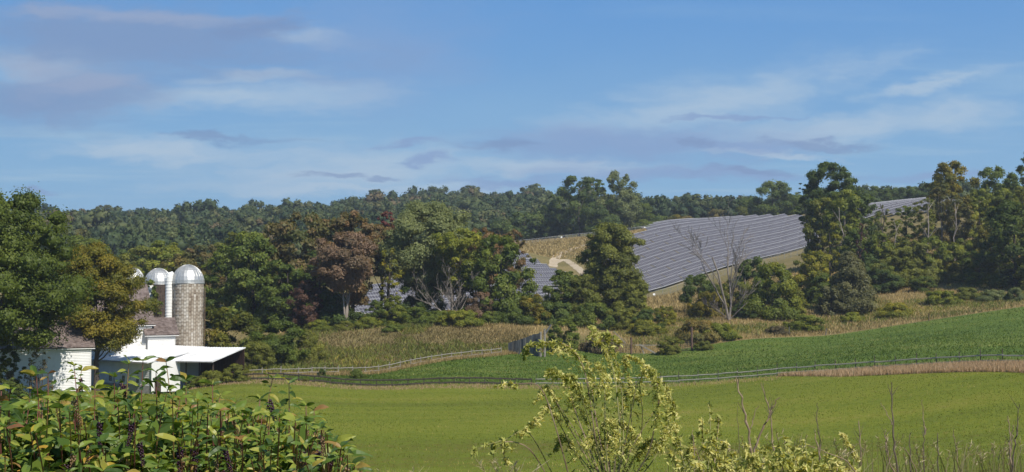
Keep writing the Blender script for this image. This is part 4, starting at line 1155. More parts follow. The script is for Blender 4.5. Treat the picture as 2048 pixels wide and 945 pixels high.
def proto(kind, asp, gapped, seed):
    """a crown of unit width and height from a small stock: (mesh, clump centres)"""
    ab = min(range(len(ASPECTS)), key=lambda i: abs(math.log(ASPECTS[i] / asp)))
    key = (kind, ab, gapped); PROTO_N[key] = PROTO_N.get(key, -1) + 1
    var = PROTO_N[key] % (3 if kind in ('round', 'oval', 'bush') else 2)
    if key + (var,) not in PROTO:
        rng = np.random.default_rng(1000 + 97 * len(PROTO))
        Wp = 10.0 / max(ASPECTS[ab], 1) ** .35; Hp = Wp * ASPECTS[ab]
        lf = .030 * (Wp * Hp) ** .5 if ASPECTS[ab] > .6 else .042 * (Wp * Hp) ** .5
        p, nrm, size, tt, c, lr, core, ct = crown(rng, Hp, Wp, 0.0, kind, .95, lf, .5, .14 if gapped else .02, rich=1.7)
        V1 = leaf_quads(p, nrm, size, .8, rng); V = np.concatenate([V1, core]); nb_ = len(core) // len(BV)
        V = V / np.array([Wp, Wp, Hp])
        Fc = np.concatenate([np.arange(len(V1)).reshape(-1, 4), ball_faces(nb_, len(V1))])
        PROTO[key + (var,)] = (np_mesh('crown', V, Fc, LEAF['green'], tint=np.concatenate([np.repeat(tt, 4), ct]), smooth=True), c / np.array([Wp, Wp, Hp]))
    return PROTO[key + (var,)]
def tree(name, px, ytop, wpx, D, pal, kind, label, cb=.12, cat='tree', leaf=None, dens=1.0, tint=.5, gap=.06, bark=None, trunk=1.0, lean=0.0, group=None, stems=1, aspect=.8, sparse=False, skew=0.0):
    TREE_N[0] += 1
    seed = TREE_N[0] * 131 + 7
    rng = np.random.default_rng(seed)
    base = G(px, D)
    H = max(P(px, ytop, D).z - base.z, .5)
    W = wpx / FPX * D * 1.12
    if kind == 'bush': W *= .86; H = max(H, .36 * W)
    hc = H * (1 - cb)
    root = thing(name, base, label, cat, group)
    cname = 'crown' if cat == 'tree' else 'foliage'
    if leaf is None and not sparse:                        # from the stock, turned and scaled
        me, c = proto(kind, hc / W, gap >= .1, seed)
        o = link(bpy.data.objects.new(cname, me), root)
        th = rng.uniform(0, 2 * math.pi)
        o.location = (0, 0, cb * H); o.scale = (W * rng.choice((-1, 1)), W, hc); o.rotation_euler = (0, 0, th)
        o.material_slots[0].link = 'OBJECT'; o.material_slots[0].material = LEAF[pal]
        o.color = (tint + rng.normal(0, .03), .5, .5, 1)
        c = c * np.array([o.scale.x, W, hc]); c = np.stack([c[:, 0] * math.cos(th) - c[:, 1] * math.sin(th), c[:, 0] * math.sin(th) + c[:, 1] * math.cos(th), c[:, 2] + cb * H], -1)
    else:
        if leaf is None: leaf = np.clip(D * .0019, .14, 1.6)
        p, nrm, size, tt, c, lr, core, ctint = crown(rng, H, W, cb, kind, dens, leaf, tint, gap, skew, 1.5)
        if sparse: core, ctint = core[:0], ctint[:0]
        V1 = leaf_quads(p, nrm, size, aspect, rng); m = len(V1); nb_ = len(core) // len(BV)
        V = np.concatenate([V1, core]); tt = np.concatenate([np.repeat(tt, 4), ctint])
        Fc = np.concatenate([np.arange(m).reshape(-1, 4), ball_faces(nb_, m)]) if nb_ else np.arange(m).reshape(-1, 4)
        o = np_obj(cname, V, Fc, LEAF[pal], root, tint=tt, smooth=True); o.color = (.5, .5, .5, 1)
    b = MB()
    r0 = max(.012 * H + .012 * W, .05) * trunk
    for s in range(stems):
        off = (rng.uniform(-.9, .9), rng.uniform(-.5, .5)) if stems > 1 else (0, 0)
        spread = rng.uniform(-.12, .12) * W if stems > 1 else 0
        zt = H * (.82 if kind in ('cone', 'column', 'oval') else .62)
        fr_ = [0, .12, .3, .5, .75, 1]
        pts = [(off[0] + spread * f + rng.normal() * .02 * W * f, off[1] + rng.normal() * .02 * W * f, zt * f - (.4 if f == 0 else 0)) for f in fr_]
        b.tube(pts, [r0 * 1.35, r0, r0 * .85, r0 * .66, r0 * .42, r0 * .16], 8)
        for i in rng.choice(len(c), min(len(c), 9 if kind == 'bush' else 12), replace=False):
            f = np.clip((c[i][2] / zt) * rng.uniform(.45, .75), .06, .92)
            jj = max(q for q in range(6) if fr_[q] <= f); q2 = min(jj + 1, 5)
            u = 0 if q2 == jj else (f - fr_[jj]) / (fr_[q2] - fr_[jj])
            st = np.array(pts[jj]) * (1 - u) + np.array(pts[q2]) * u
            rad = r0 * (1 - f * .8) * .42
            b.tube(limb_path(rng, st, c[i]), [rad, rad * .8, rad * .6, rad * .4, rad * .15], 5, cap=False)
    b.obj('trunk' if cat == 'tree' else 'stem', bark or BARK, root)
    return root
def shrub(name, px, ytop, wpx, D, pal, label, kind='bush', cb=0.0, **kw):
    kw.setdefault('gap', .03)
    return tree(name, px, ytop, wpx, D, pal, kind, label, cb, cat='shrub', stems=kw.pop('stems', 3), trunk=.6, **kw)

# farm and left side
tree('maple_tree', -6, 374, 272, 172, 'maple', 'oval', 'huge dark green maple at the far left in front of the white barn', .26, dens=1.1, gap=.0, tint=.45, leaf=.30)
tree('maple_tree', 196, 487, 158, 197, 'golden', 'round', 'golden green maple between the white barn and the low shed', .31, dens=1.1, gap=.03, tint=.55, leaf=.27, skew=.34)
shrub('bare_shrub', 76, 694, 78, 178, 'dry', 'thin half bare grey shrub against the white barn wall', dens=.22, gap=.2, tint=.15, stems=8, sparse=True)
shrub('shrub', 18, 690, 76, 174, 'maple', 'dark shrub under the huge maple at the left edge', dens=.8, tint=.2)
tree('vine_clad_tree', 292, 552, 60, 236, 'green', 'column', 'dark green vine clad tree beside the middle silo', .0, dens=1.2, tint=.45)
shrub('shrub', 452, 613, 168, 229, 'golden', 'broad rounded dark olive shrub right of the main silo', dens=1.1, tint=.22)
shrub('shrub', 560, 640, 124, 226, 'green', 'dark dense shrub with bare stems at the end of the hedge right of the lean-to', cb=.1, tint=.38)
shrub('shrub', 510, 682, 72, 216, 'olive', 'light olive upright shrub behind the rail fence near the lean-to', tint=.5, kind='round')
shrub('shrub', 615, 660, 70, 232, 'olive', 'thin yellowish shrub right of the dark hedge', tint=.55, gap=.2, dens=.6)
shrub('shrub', 425, 742, 70, 196, 'olive', 'low pale weedy shrub in front of the dark lean-to', tint=.6)
shrub('shrub', 474, 728, 64, 198, 'olive', 'olive shrub at the right corner of the lean-to', tint=.4)
shrub('shrub', 388, 752, 44, 197, 'green', 'low green weeds shrub at the shed corner', tint=.55)
shrub('shrub', 645, 737, 22, 208, 'deep', 'small dark round shrub growing through the left rail fence', tint=.4)
shrub('shrub', 715, 738, 34, 212, 'green', 'small bushy shrub at a post of the left rail fence', tint=.5)
shrub('shrub', 612, 768, 20, 199.5, 'olive', 'tiny weedy shrub at the dark fence below the hedge', tint=.3)
# wood behind the silos
for (px, yt, w, D, pal, kd, lab, ti) in [
    (330, 482, 110, 350, 'lime', 'round', 'yellow green tree behind the silos', .38), (282, 492, 90, 372, 'olive', 'round', 'olive tree rising over the left silo dome', .4),
    (405, 486, 110, 340, 'rust', 'round', 'rusty green tree behind the main silo', .42), (365, 505, 80, 330, 'amber', 'round', 'dull amber tree just behind the main silo dome', .3),
    (165, 470, 110, 380, 'green', 'round', 'green tree behind the golden maple', .5), (235, 500, 100, 400, 'deep', 'round', 'dark tree in the gap left of the silo domes', .5),
    (140, 452, 80, 520, 'amber', 'vase', 'brownish tree on the valley side right of the huge maple', .15), (365, 455, 90, 560, 'willow', 'round', 'pale green rounded tree on the wooded hillside above the silos', .45),
    (340, 475, 24, 430, 'deep', 'cone', 'small dark conifer above the middle silo', .4), (470, 460, 90, 360, 'olive', 'round', 'olive tree behind the left end of the wood', .4)]:
    tree('tree', px, yt, w, D, pal, kd, lab, .08, tint=ti)
# the wood in the middle
for (px, yt, w, D, pal, kd, lab, ti, cb, kw) in [
    (452, 488, 92, 300, 'green', 'oval', 'green tree right of the main silo at the edge of the wood', .4, .05, {}),
    (508, 462, 128, 297, 'green', 'oval', 'tall mid green tree with a yellowish top at the left of the wood', .52, .05, {}),
    (548, 445, 90, 312, 'amber', 'round', 'olive brown tree behind the left of the wood', .35, .1, {}),
    (600, 418, 150, 303, 'rust', 'round', 'tall tree turning orange brown at its top in the middle of the wood', .45, .08, {}),
    (575, 520, 120, 289, 'green', 'oval', 'dark green tree with vines in front of the orange brown tree', .35, .0, {}),
    (612, 560, 70, 284, 'maroon', 'round', 'dark maroon small tree low in the front of the wood', .4, .12, {}),
    (662, 432, 100, 310, 'amber', 'round', 'tree with brownish green crown between two rusty trees', .3, .1, {}),
    (706, 416, 100, 306, 'rust', 'round', 'tallest rusty topped tree near the middle of the wood', .7, .15, {}),
    (640, 500, 90, 294, 'deep', 'oval', 'deep green tree left of the pinkish tree', .4, .0, {}),
    (668, 610, 130, 290, 'deep', 'bush', 'dark low growth under the pinkish tree', .35, .0, {}),
    (752, 600, 54, 284, 'green', 'bush', 'rounded dark green sapling right of the pinkish tree trunks', .45, .0, {}),
    (776, 418, 44, 318, 'red', 'round', 'bright crimson tree top left of the big willow', .55, .45, {}),
    (764, 448, 84, 312, 'rust', 'round', 'reddish brown tree under the crimson tree top', .6, .45, {}),
    (778, 488, 46, 288, 'yellow', 'column', 'narrow yellow green vine covered tree in front of the solar panels', .38, .0, {'gap': .12, 'dens': .8}),
    (790, 590, 60, 285, 'lime', 'bush', 'yellow green vines at the foot of the narrow vine covered tree', .35, .0, {}),
    (852, 404, 168, 306, 'willow', 'round', 'big rounded grey green willow in the middle of the wood', .5, .26, {'gap': 0.0, 'leaf': .40}),
    (905, 430, 90, 320, 'willow', 'round', 'olive tree leaning over the right shoulder of the big willow', .4, .2, {}),
    (922, 456, 104, 295, 'lime', 'vase', 'yellow green tree right of the big willow', .48, .34, {'gap': .1}),
    (845, 548, 110, 302, 'deep', 'bush', 'dark shaded growth under the big willow', .25, .0, {}),
    (950, 540, 100, 300, 'deep', 'bush', 'dark growth behind the bare grey tree', .3, .0, {}),
    (962, 452, 86, 312, 'rust', 'round', 'rusty orange tree top behind the yellow green tree', .85, .3, {}),
    (1022, 455, 60, 316, 'rust', 'round', 'small rusty tree top behind the dense green tree', .75, .3, {}),
    (1000, 470, 118, 292, 'green', 'oval', 'dense glossy green tree left of the smaller solar array', .55, .04, {'dens': 1.2}),
    (960, 585, 70, 287, 'pink', 'bush', 'low reddish shrub beside the bare grey tree', .35, .05, {'dens': .4, 'gap': .25})]:
    tree('tree', px, yt, w, D, pal, kd, lab, cb, tint=ti, **kw)
tree('pinkish_tree', 692, 464, 118, 283, 'pink', 'round', 'tree with dusty pink brown crown on thin bare trunks', .44, tint=.45, gap=.08, bark=PALE_BARK, stems=3, trunk=.55, leaf=.40)
# middle ground round the conical tree
tree('tree', 1222, 444, 122, 318, 'olive', 'oval', 'tall conical olive tree between the two solar arrays', .05, tint=.42, gap=.02, leaf=.42)
tree('tree', 1240, 520, 100, 316, 'olive', 'bush', 'broad olive growth at the right foot of the tall conical tree', .0, tint=.32)
for (px, yt, w, D, pal, lab, ti, kd) in [
    (1128, 540, 84, 306, 'green', 'mid green bush at the foot of the dirt track', .42, 'round'), (1165, 548, 70, 303, 'olive', 'olive bush left of the conical tree base', .3, 'round'),
    (1268, 556, 74, 304, 'olive', 'tall bush right of the conical tree base', .42, 'round'), (1058, 588, 96, 290, 'golden', 'broad golden green bush below the smaller solar array', .6, 'bush'),
    (1030, 610, 80, 288, 'green', 'low dark bush left of the golden green bush', .35, 'bush'), (1112, 604, 90, 292, 'deep', 'feathery dark bush above the grey board wall', .6, 'bush'),
    (1190, 606, 96, 294, 'green', 'low green bush in front of the conical tree', .5, 'bush'), (1240, 612, 80, 293, 'olive', 'low olive yellow bush in front of the conical tree', .62, 'bush'),
    (1292, 618, 64, 292, 'deep', 'low dark bush at the right foot of the conical tree', .5, 'bush'), (1125, 637, 62, 254, 'green', 'bright green sapling beside the pale posts of the board wall', .75, 'round'),
    (1330, 612, 56, 300, 'yellow', 'small yellow leaved bush right of the conical tree', .3, 'bush'), (1290, 640, 80, 286, 'yellow', 'low yellow tinged bush behind the old brown post', .18, 'bush'),
    (1200, 690, 90, 257, 'dry', 'brown tangled bush on the sagging wire fence', .15, 'bush'), (1340, 672, 60, 260, 'olive', 'low olive bush left of the tall brown post', .55, 'bush'),
    (1408, 686, 48, 262, 'olive', 'low grey green bush right of the tall brown post', .25, 'bush'), (1395, 640, 110, 275, 'amber', 'wide reddish brown low bush behind the tall post', .55, 'bush'),
    (1402, 548, 76, 330, 'deep', 'dark green bush against the foot of the large array', .62, 'round'), (1418, 585, 90, 312, 'golden', 'yellow flecked bush left of the bare dead tree', .72, 'bush'),
    (1470, 560, 80, 318, 'olive', 'olive bush behind the bare dead tree trunks', .28, 'round'), (1506, 513, 70, 325, 'deep', 'dark bush right of the dead tree against the panels', .45, 'round'),
    (1548, 526, 132, 306, 'lime', 'big rounded light green bush right of the bare dead tree', .28, 'bush'), (1490, 600, 60, 304, 'deep', 'dark low bush between the dead tree and the big round bush', .3, 'bush'),
    (1590, 575, 60, 310, 'olive', 'olive bush at the right side of the big round bush', .55, 'bush'), (1628, 498, 78, 332, 'yellow', 'bush with bright yellow top right of the large array', .38, 'round'),
    (1640, 545, 90, 328, 'green', 'green bush under the bright yellow bush', .5, 'bush'), (1440, 668, 90, 275, 'lime', 'low yellow green bush below the dead tree', .4, 'bush'),
    (1556, 662, 50, 280, 'dry', 'dark brown low bush above the pasture edge', .05, 'bush'), (1610, 650, 90, 288, 'lime', 'low yellow green bush below the cedar', .35, 'bush')]:
    shrub('bush', px, yt, w, D, pal, lab, kind=kd, tint=ti)
tree('cedar_tree', 1698, 500, 112, 312, 'cedar', 'cone', 'dull dark conical cedar standing in the dry grass', .0, tint=.42, gap=.0, dens=1.35, leaf=.42)
tree('cedar_tree', 1662, 572, 60, 309, 'cedar', 'bush', 'small cedar growing at the left of the big conical cedar', .0, tint=.4, gap=.0, dens=1.2, leaf=.42)
# tall group on the hill
for (px, yt, w, pal, lab, ti, kd, D) in [
    (1128, 378, 70, 'deep', 'leftmost dark tree of the tall group on the hill', .55, 'oval', 640), (1158, 350, 76, 'deep', 'tall dark tree left of centre in the hill group', .5, 'oval', 630),
    (1192, 352, 66, 'deep', 'tall dark tree in the centre of the hill group', .55, 'oval', 640), (1240, 342, 84, 'willow', 'tallest paler loose crowned tree at the right of the hill group', .12, 'oval', 632),
    (1215, 400, 90, 'deep', 'dark tree filling the middle of the hill group', .45, 'oval', 625), (1275, 405, 70, 'green', 'green tree at the right shoulder of the hill group', .45, 'oval', 640),
    (1310, 432, 80, 'green', 'rounded green bush at the right foot of the hill group', .55, 'bush', 650), (1050, 425, 110, 'deep', 'rounded dark tree left of the tall hill group', .6, 'oval', 650),
    (1092, 408, 70, 'deep', 'dark tree at the left shoulder of the hill group', .5, 'oval', 645), (1010, 438, 70, 'green', 'green tree behind the dense glossy tree', .5, 'oval', 660),
    (1375, 432, 60, 'amber', 'brownish bush at the top left of the large array', .6, 'bush', 660), (1350, 430, 46, 'golden', 'yellowish bush by the corner of the large array', .6, 'bush', 650),
    (1440, 420, 60, 'amber', 'olive brown tree behind the top of the large array', .3, 'oval', 690), (1500, 408, 70, 'olive', 'olive tree behind the top of the large array', .2, 'oval', 690),
    (1545, 362, 96, 'deep', 'broad tree on the skyline above the large array', .6, 'round', 640), (1590, 385, 60, 'green', 'green tree behind the top right of the large array', .4, 'oval', 640)]:
    tree('tree', px, yt, w, D, pal, kd, lab, .06, tint=ti, gap=.12)
# right-hand thicket
for (px, yt, w, D, pal, kd, lab, ti, cb, kw) in [
    (1662, 320, 92, 400, 'deep', 'round', 'tall dark tree with clumped crown on the skyline right of the large array', .4, .30, {'gap': .18, 'leaf': .46}),
    (1618, 356, 44, 402, 'deep', 'round', 'dark side crown left of the tall dark clumped tree', .35, .45, {'gap': .2}),
    (1645, 392, 80, 372, 'olive', 'oval', 'thin olive tree right of the large array', .42, .08, {'gap': .16, 'dens': .75}),
    (1690, 378, 80, 366, 'lime', 'oval', 'light green slender tree below the tall dark tree', .22, .12, {'gap': .16, 'dens': .75, 'bark': PALE_BARK}),
    (1725, 380, 64, 392, 'deep', 'oval', 'dark tree behind the slender light tree', .5, .06, {}),
    (1660, 440, 46, 350, 'yellow', 'column', 'yellow green vine column right of the bright yellow bush', .3, 0, {'dens': .8}),
    (1715, 452, 60, 352, 'green', 'oval', 'mid green tree behind the cedar', .45, 0, {}),
    (1722, 440, 18, 346, 'maroon', 'column', 'thin dark maroon vine column behind the cedar', .4, 0, {}),
    (1764, 400, 30, 362, 'olive', 'column', 'narrow vine wrapped trunk in front of the upper solar panels', .3, .02, {'gap': .18, 'dens': .7}),
    (1758, 462, 66, 346, 'lime', 'oval', 'yellow green vine draped tree right of the cedar', .28, 0, {}),
    (1812, 408, 50, 366, 'green', 'oval', 'slender green tree before the upper panels, left of the thin pale trunk', .55, .1, {'gap': .2, 'dens': .6}),
    (1790, 436, 50, 358, 'olive', 'oval', 'thin olive tree among the vine columns', .35, .02, {'gap': .2, 'dens': .6}),
    (1852, 392, 44, 362, 'olive', 'vase', 'thin tree with a pale straight trunk in the thicket', .3, .3, {'gap': .3, 'dens': .45, 'bark': PALE_BARK}),
    (1903, 322, 84, 388, 'golden', 'round', 'tall yellow green tree on the skyline at the right', .62, .34, {'gap': .16, 'dens': .85}),
    (1885, 372, 56, 376, 'amber', 'oval', 'brownish thin tree below the tall yellow green tree', .3, .2, {'gap': .24, 'dens': .55, 'bark': PALE_BARK}),
    (1925, 390, 60, 372, 'amber', 'vase', 'thin tree with forked pale trunk in the right thicket', .2, .25, {'gap': .24, 'dens': .5, 'bark': PALE_BARK}),
    (1962, 374, 64, 372, 'lime', 'round', 'bright yellow green rounded tree near the right edge', .55, .12, {}),
    (1990, 332, 84, 412, 'deep', 'round', 'dark olive tree on the skyline near the right edge', .75, .1, {'gap': .14}),
    (2030, 345, 70, 398, 'deep', 'round', 'dark tree on the skyline at the right edge', .6, .1, {}),
    (2062, 296, 50, 380, 'deep', 'round', 'tall dark tree cut by the right edge of the view', .7, .4, {'gap': .15}),
    (2005, 376, 80, 380, 'lime', 'oval', 'light green tree under the dark skyline trees', .2, .08, {}),
    (2046, 372, 74, 366, 'olive', 'oval', 'olive tree at the right edge under the skyline trees', .55, .08, {}),
    (1985, 438, 84, 350, 'golden', 'oval', 'golden olive tree left of the big dark tree', .35, 0, {}),
    (2030, 402, 130, 330, 'maple', 'oval', 'big dark tree at the right edge above the meadow', .12, 0, {'dens': 1.2}),
    (2062, 470, 60, 322, 'olive', 'oval', 'grey olive bush at the right edge in front of the big dark tree', .35, 0, {}),
    (1755, 372, 60, 600, 'deep', 'round', 'dark tree behind the upper solar panels, left of the gap', .45, .05, {}),
    (1722, 374, 50, 590, 'deep', 'round', 'dark round tree right of the tall clumped tree', .4, .05, {}),
    (1815, 372, 60, 610, 'deep', 'round', 'dark skyline tree behind the upper solar panels', .45, .05, {}),
    (1858, 370, 60, 600, 'deep', 'round', 'dark skyline tree left of the tall yellow green tree', .5, .05, {}),
    (1785, 380, 40, 615, 'deep', 'round', 'small dark skyline tree between two larger ones behind the panels', .5, .05, {})]:
    tree('tree', px, yt, w, D, pal, kd, lab, cb, tint=ti, **kw)
for (px, yt, w, D, pal, lab, ti, kd) in [
    (1740, 500, 66, 345, 'deep', 'dark bush behind the right side of the cedar', .4, 'round'), (1782, 490, 80, 344, 'olive', 'olive bush in the lower thicket right of the cedar', .45, 'round'),
    (1770, 540, 76, 340, 'deep', 'dark bush at the thicket foot right of the cedar', .35, 'bush'), (1822, 478, 80, 348, 'olive', 'olive yellow bush below the thin pale trunk', .5, 'round'),
    (1815, 520, 80, 346, 'lime', 'yellow green bush low in the thicket', .3, 'bush'), (1868, 472, 70, 350, 'green', 'green vine mound in the middle of the thicket', .75, 'round'),
    (1862, 520, 90, 348, 'olive', 'wide olive bush at the foot of the thicket', .5, 'bush'), (1918, 478, 80, 352, 'lime', 'light green bush below the forked pale trunk', .28, 'round'),
    (1912, 525, 90, 348, 'golden', 'golden olive bush at the foot of the thicket', .5, 'bush'), (1960, 500, 80, 346, 'green', 'green bush left of the big dark tree', .4, 'round'),
    (1955, 545, 70, 340, 'lime', 'low yellow green bush left of the big dark tree', .32, 'bush'), (1845, 552, 46, 338, 'green', 'small dark round bush standing out in the dry meadow', .42, 'round'),
    (1932, 576, 66, 318, 'olive', 'low olive bush in the meadow at the right', .4, 'bush'), (1985, 580, 66, 310, 'willow', 'low grey green bush near the right end of the meadow', .3, 'bush'),
    (2032, 576, 50, 306, 'willow', 'low grey green bush at the right edge of the meadow', .2, 'bush'), (1705, 625, 50, 298, 'lime', 'low green bush below the right side of the cedar', .5, 'bush'),
    (1790, 618, 80, 300, 'yellow', 'low goldenrod clump right of the cedar', .35, 'bush'), (1880, 600, 80, 314, 'lime', 'low yellow green clump in the right meadow', .45, 'bush'),
    (2020, 540, 90, 335, 'deep', 'dark low growth under the big dark tree', .2, 'bush')]:
    shrub('bush', px, yt, w, D, pal, lab, kind=kd, tint=ti)
# undergrowth along the foot of the wood
for (px, yt, w, D, pal, lab, ti) in [
    (640, 640, 60, 281, 'lime', 'low yellow green bush at the left foot of the wood', .3), (690, 645, 50, 279, 'olive', 'low olive bush at the trunk of the pinkish tree', .5),
    (735, 640, 60, 281, 'lime', 'low yellow tinged bush right of the pinkish tree trunk', .38), (785, 652, 46, 272, 'green', 'small dark green bush standing in front of the wood', .6),
    (835, 636, 90, 286, 'green', 'low green bush below the willow', .5), (880, 640, 70, 284, 'green', 'low green bush at the foot of the bare grey tree', .6),
    (925, 650, 90, 280, 'lime', 'low yellow green bush in the grass right of the bare grey tree', .5), (600, 630, 80, 287, 'deep', 'low dark bush at the left of the wood', .5),
    (540, 610, 100, 290, 'green', 'green bush behind the hedge at the left of the wood', .4), (975, 630, 70, 287, 'green', 'low green bush under the dense glossy tree', .45)]:
    shrub('bush', px, yt, w, D, pal, lab, tint=ti)

# ------------------------------------------------------------------ bare dead trees
def dead_tree(px, ytop, D, label, starts, bark, twig_n, seed, MINR=.034):
    rng = random.Random(seed)
    base = G(px, D); root = thing('dead_tree', base, label, 'tree')
    H = P(px, ytop, D).z - base.z
    def grow(b, p, d, L_, r, depth):
        n = 4; pts = [p]; rad = [r]
        q = p.copy(); dd = d.copy()
        for i in range(n):
            dd = (dd + Vector((rng.gauss(0, .13), rng.gauss(0, .13), rng.gauss(.03, .08)))).normalized()
            q = q + dd * (L_ / n); pts.append(q.copy()); rad.append(max(r * (1 - .42 * (i + 1) / n), MINR))
        b.tube(pts, rad, 7 if r > .08 else (5 if r > .035 else 3), cap=False)
        if depth <= 0: return
        for k in range(rng.choice((2, 3, 3, 4)) if depth > 1 else twig_n):
            i = rng.randint(1, n); s = pts[i]
            ax = Vector((rng.gauss(0, 1), rng.gauss(0, 1), rng.gauss(0, .4))).normalized()
            nd = (dd * .9 + ax * rng.uniform(.28, .62) + Vector((0, 0, .2))).normalized()
            grow(b, s, nd, L_ * rng.uniform(.45, .72), rad[i] * rng.uniform(.56, .8), depth - 1)
    t = MB(); r0 = .34
    for i, (dirv, frac, rad) in enumerate(starts):
        b = MB(); grow(b, Vector((0, 0, -.3 if i < 1 else .35)), Vector(dirv).normalized(), H * frac, rad, 4)
        b.obj('trunk' if i == 0 else 'branch', bark, root)
    return root
dead_tree(1458, 425, 300, 'bare grey dead tree with forked trunk in front of the large array', [((-.06, .0, 1), .62, .33), ((.20, .05, 1), .60, .29), ((-.75, -.1, .75), .22, .10), ((.8, -.2, .6), .24, .10), ((-.9, .1, .35), .16, .07)], GREY_BARK, 5, 11)
dead_tree(905, 520, 287, 'low spreading bare grey tree with many pale branches below the willow', [((-.25, 0, 1), .50, .13), ((.15, -.1, 1), .52, .12), ((-.9, 0, .8), .55, .10), ((.5, 0, 1), .5, .10), ((-.6, -.2, 1), .5, .09)], PALE_BARK, 3, 23, .028)
def thin_trunk(px, y0, y1, D, r, bark, label):
    base = G(px, D); z1 = P(px, y1, D).z - base.z; rr = random.Random(int(px))
    root = thing('bare_tree', base, label, 'tree')
    b = MB(); pts = [(rr.gauss(0, .12) * i, rr.gauss(0, .1) * i, -.3 + (z1 + .3) * i / 6) for i in range(7)]
    b.tube(pts, [r * (1 - .1 * i) for i in range(7)], 7); b.obj('trunk', bark, root)
    for k in range(4):
        m = MB(); s = Vector(pts[3 + k % 3]); d = Vector((rr.choice((-1, 1)) * rr.uniform(.5, 1), rr.uniform(-.5, .5), 1.4)).normalized()
        L_ = rr.uniform(.12, .22) * z1; m.tube([s, s + d * L_ * .5 + Vector((0, 0, .2)), s + d * L_], [r * .5, r * .35, r * .1], 5); m.obj('branch', bark, root)
thin_trunk(1858, 575, 395, 356, .22, PALE_BARK, 'pale straight bare trunk in the middle of the right thicket')
thin_trunk(1910, 575, 405, 360, .2, PALE_BARK, 'pale forked bare trunk right of the straight pale one')
thin_trunk(1680, 560, 415, 355, .18, PALE_BARK, 'pale thin trunk above the cedar')
thin_trunk(1764, 560, 408, 356, .24, BARK, 'dark straight trunk in front of the upper solar panels')
thin_trunk(1792, 560, 440, 354, .16, PALE_BARK, 'grey thin trunk right of the dark straight trunk')
thin_trunk(772, 640, 520, 287, .12, BARK, 'thin dark trunk in front of the panels left of the yellow green vine column')

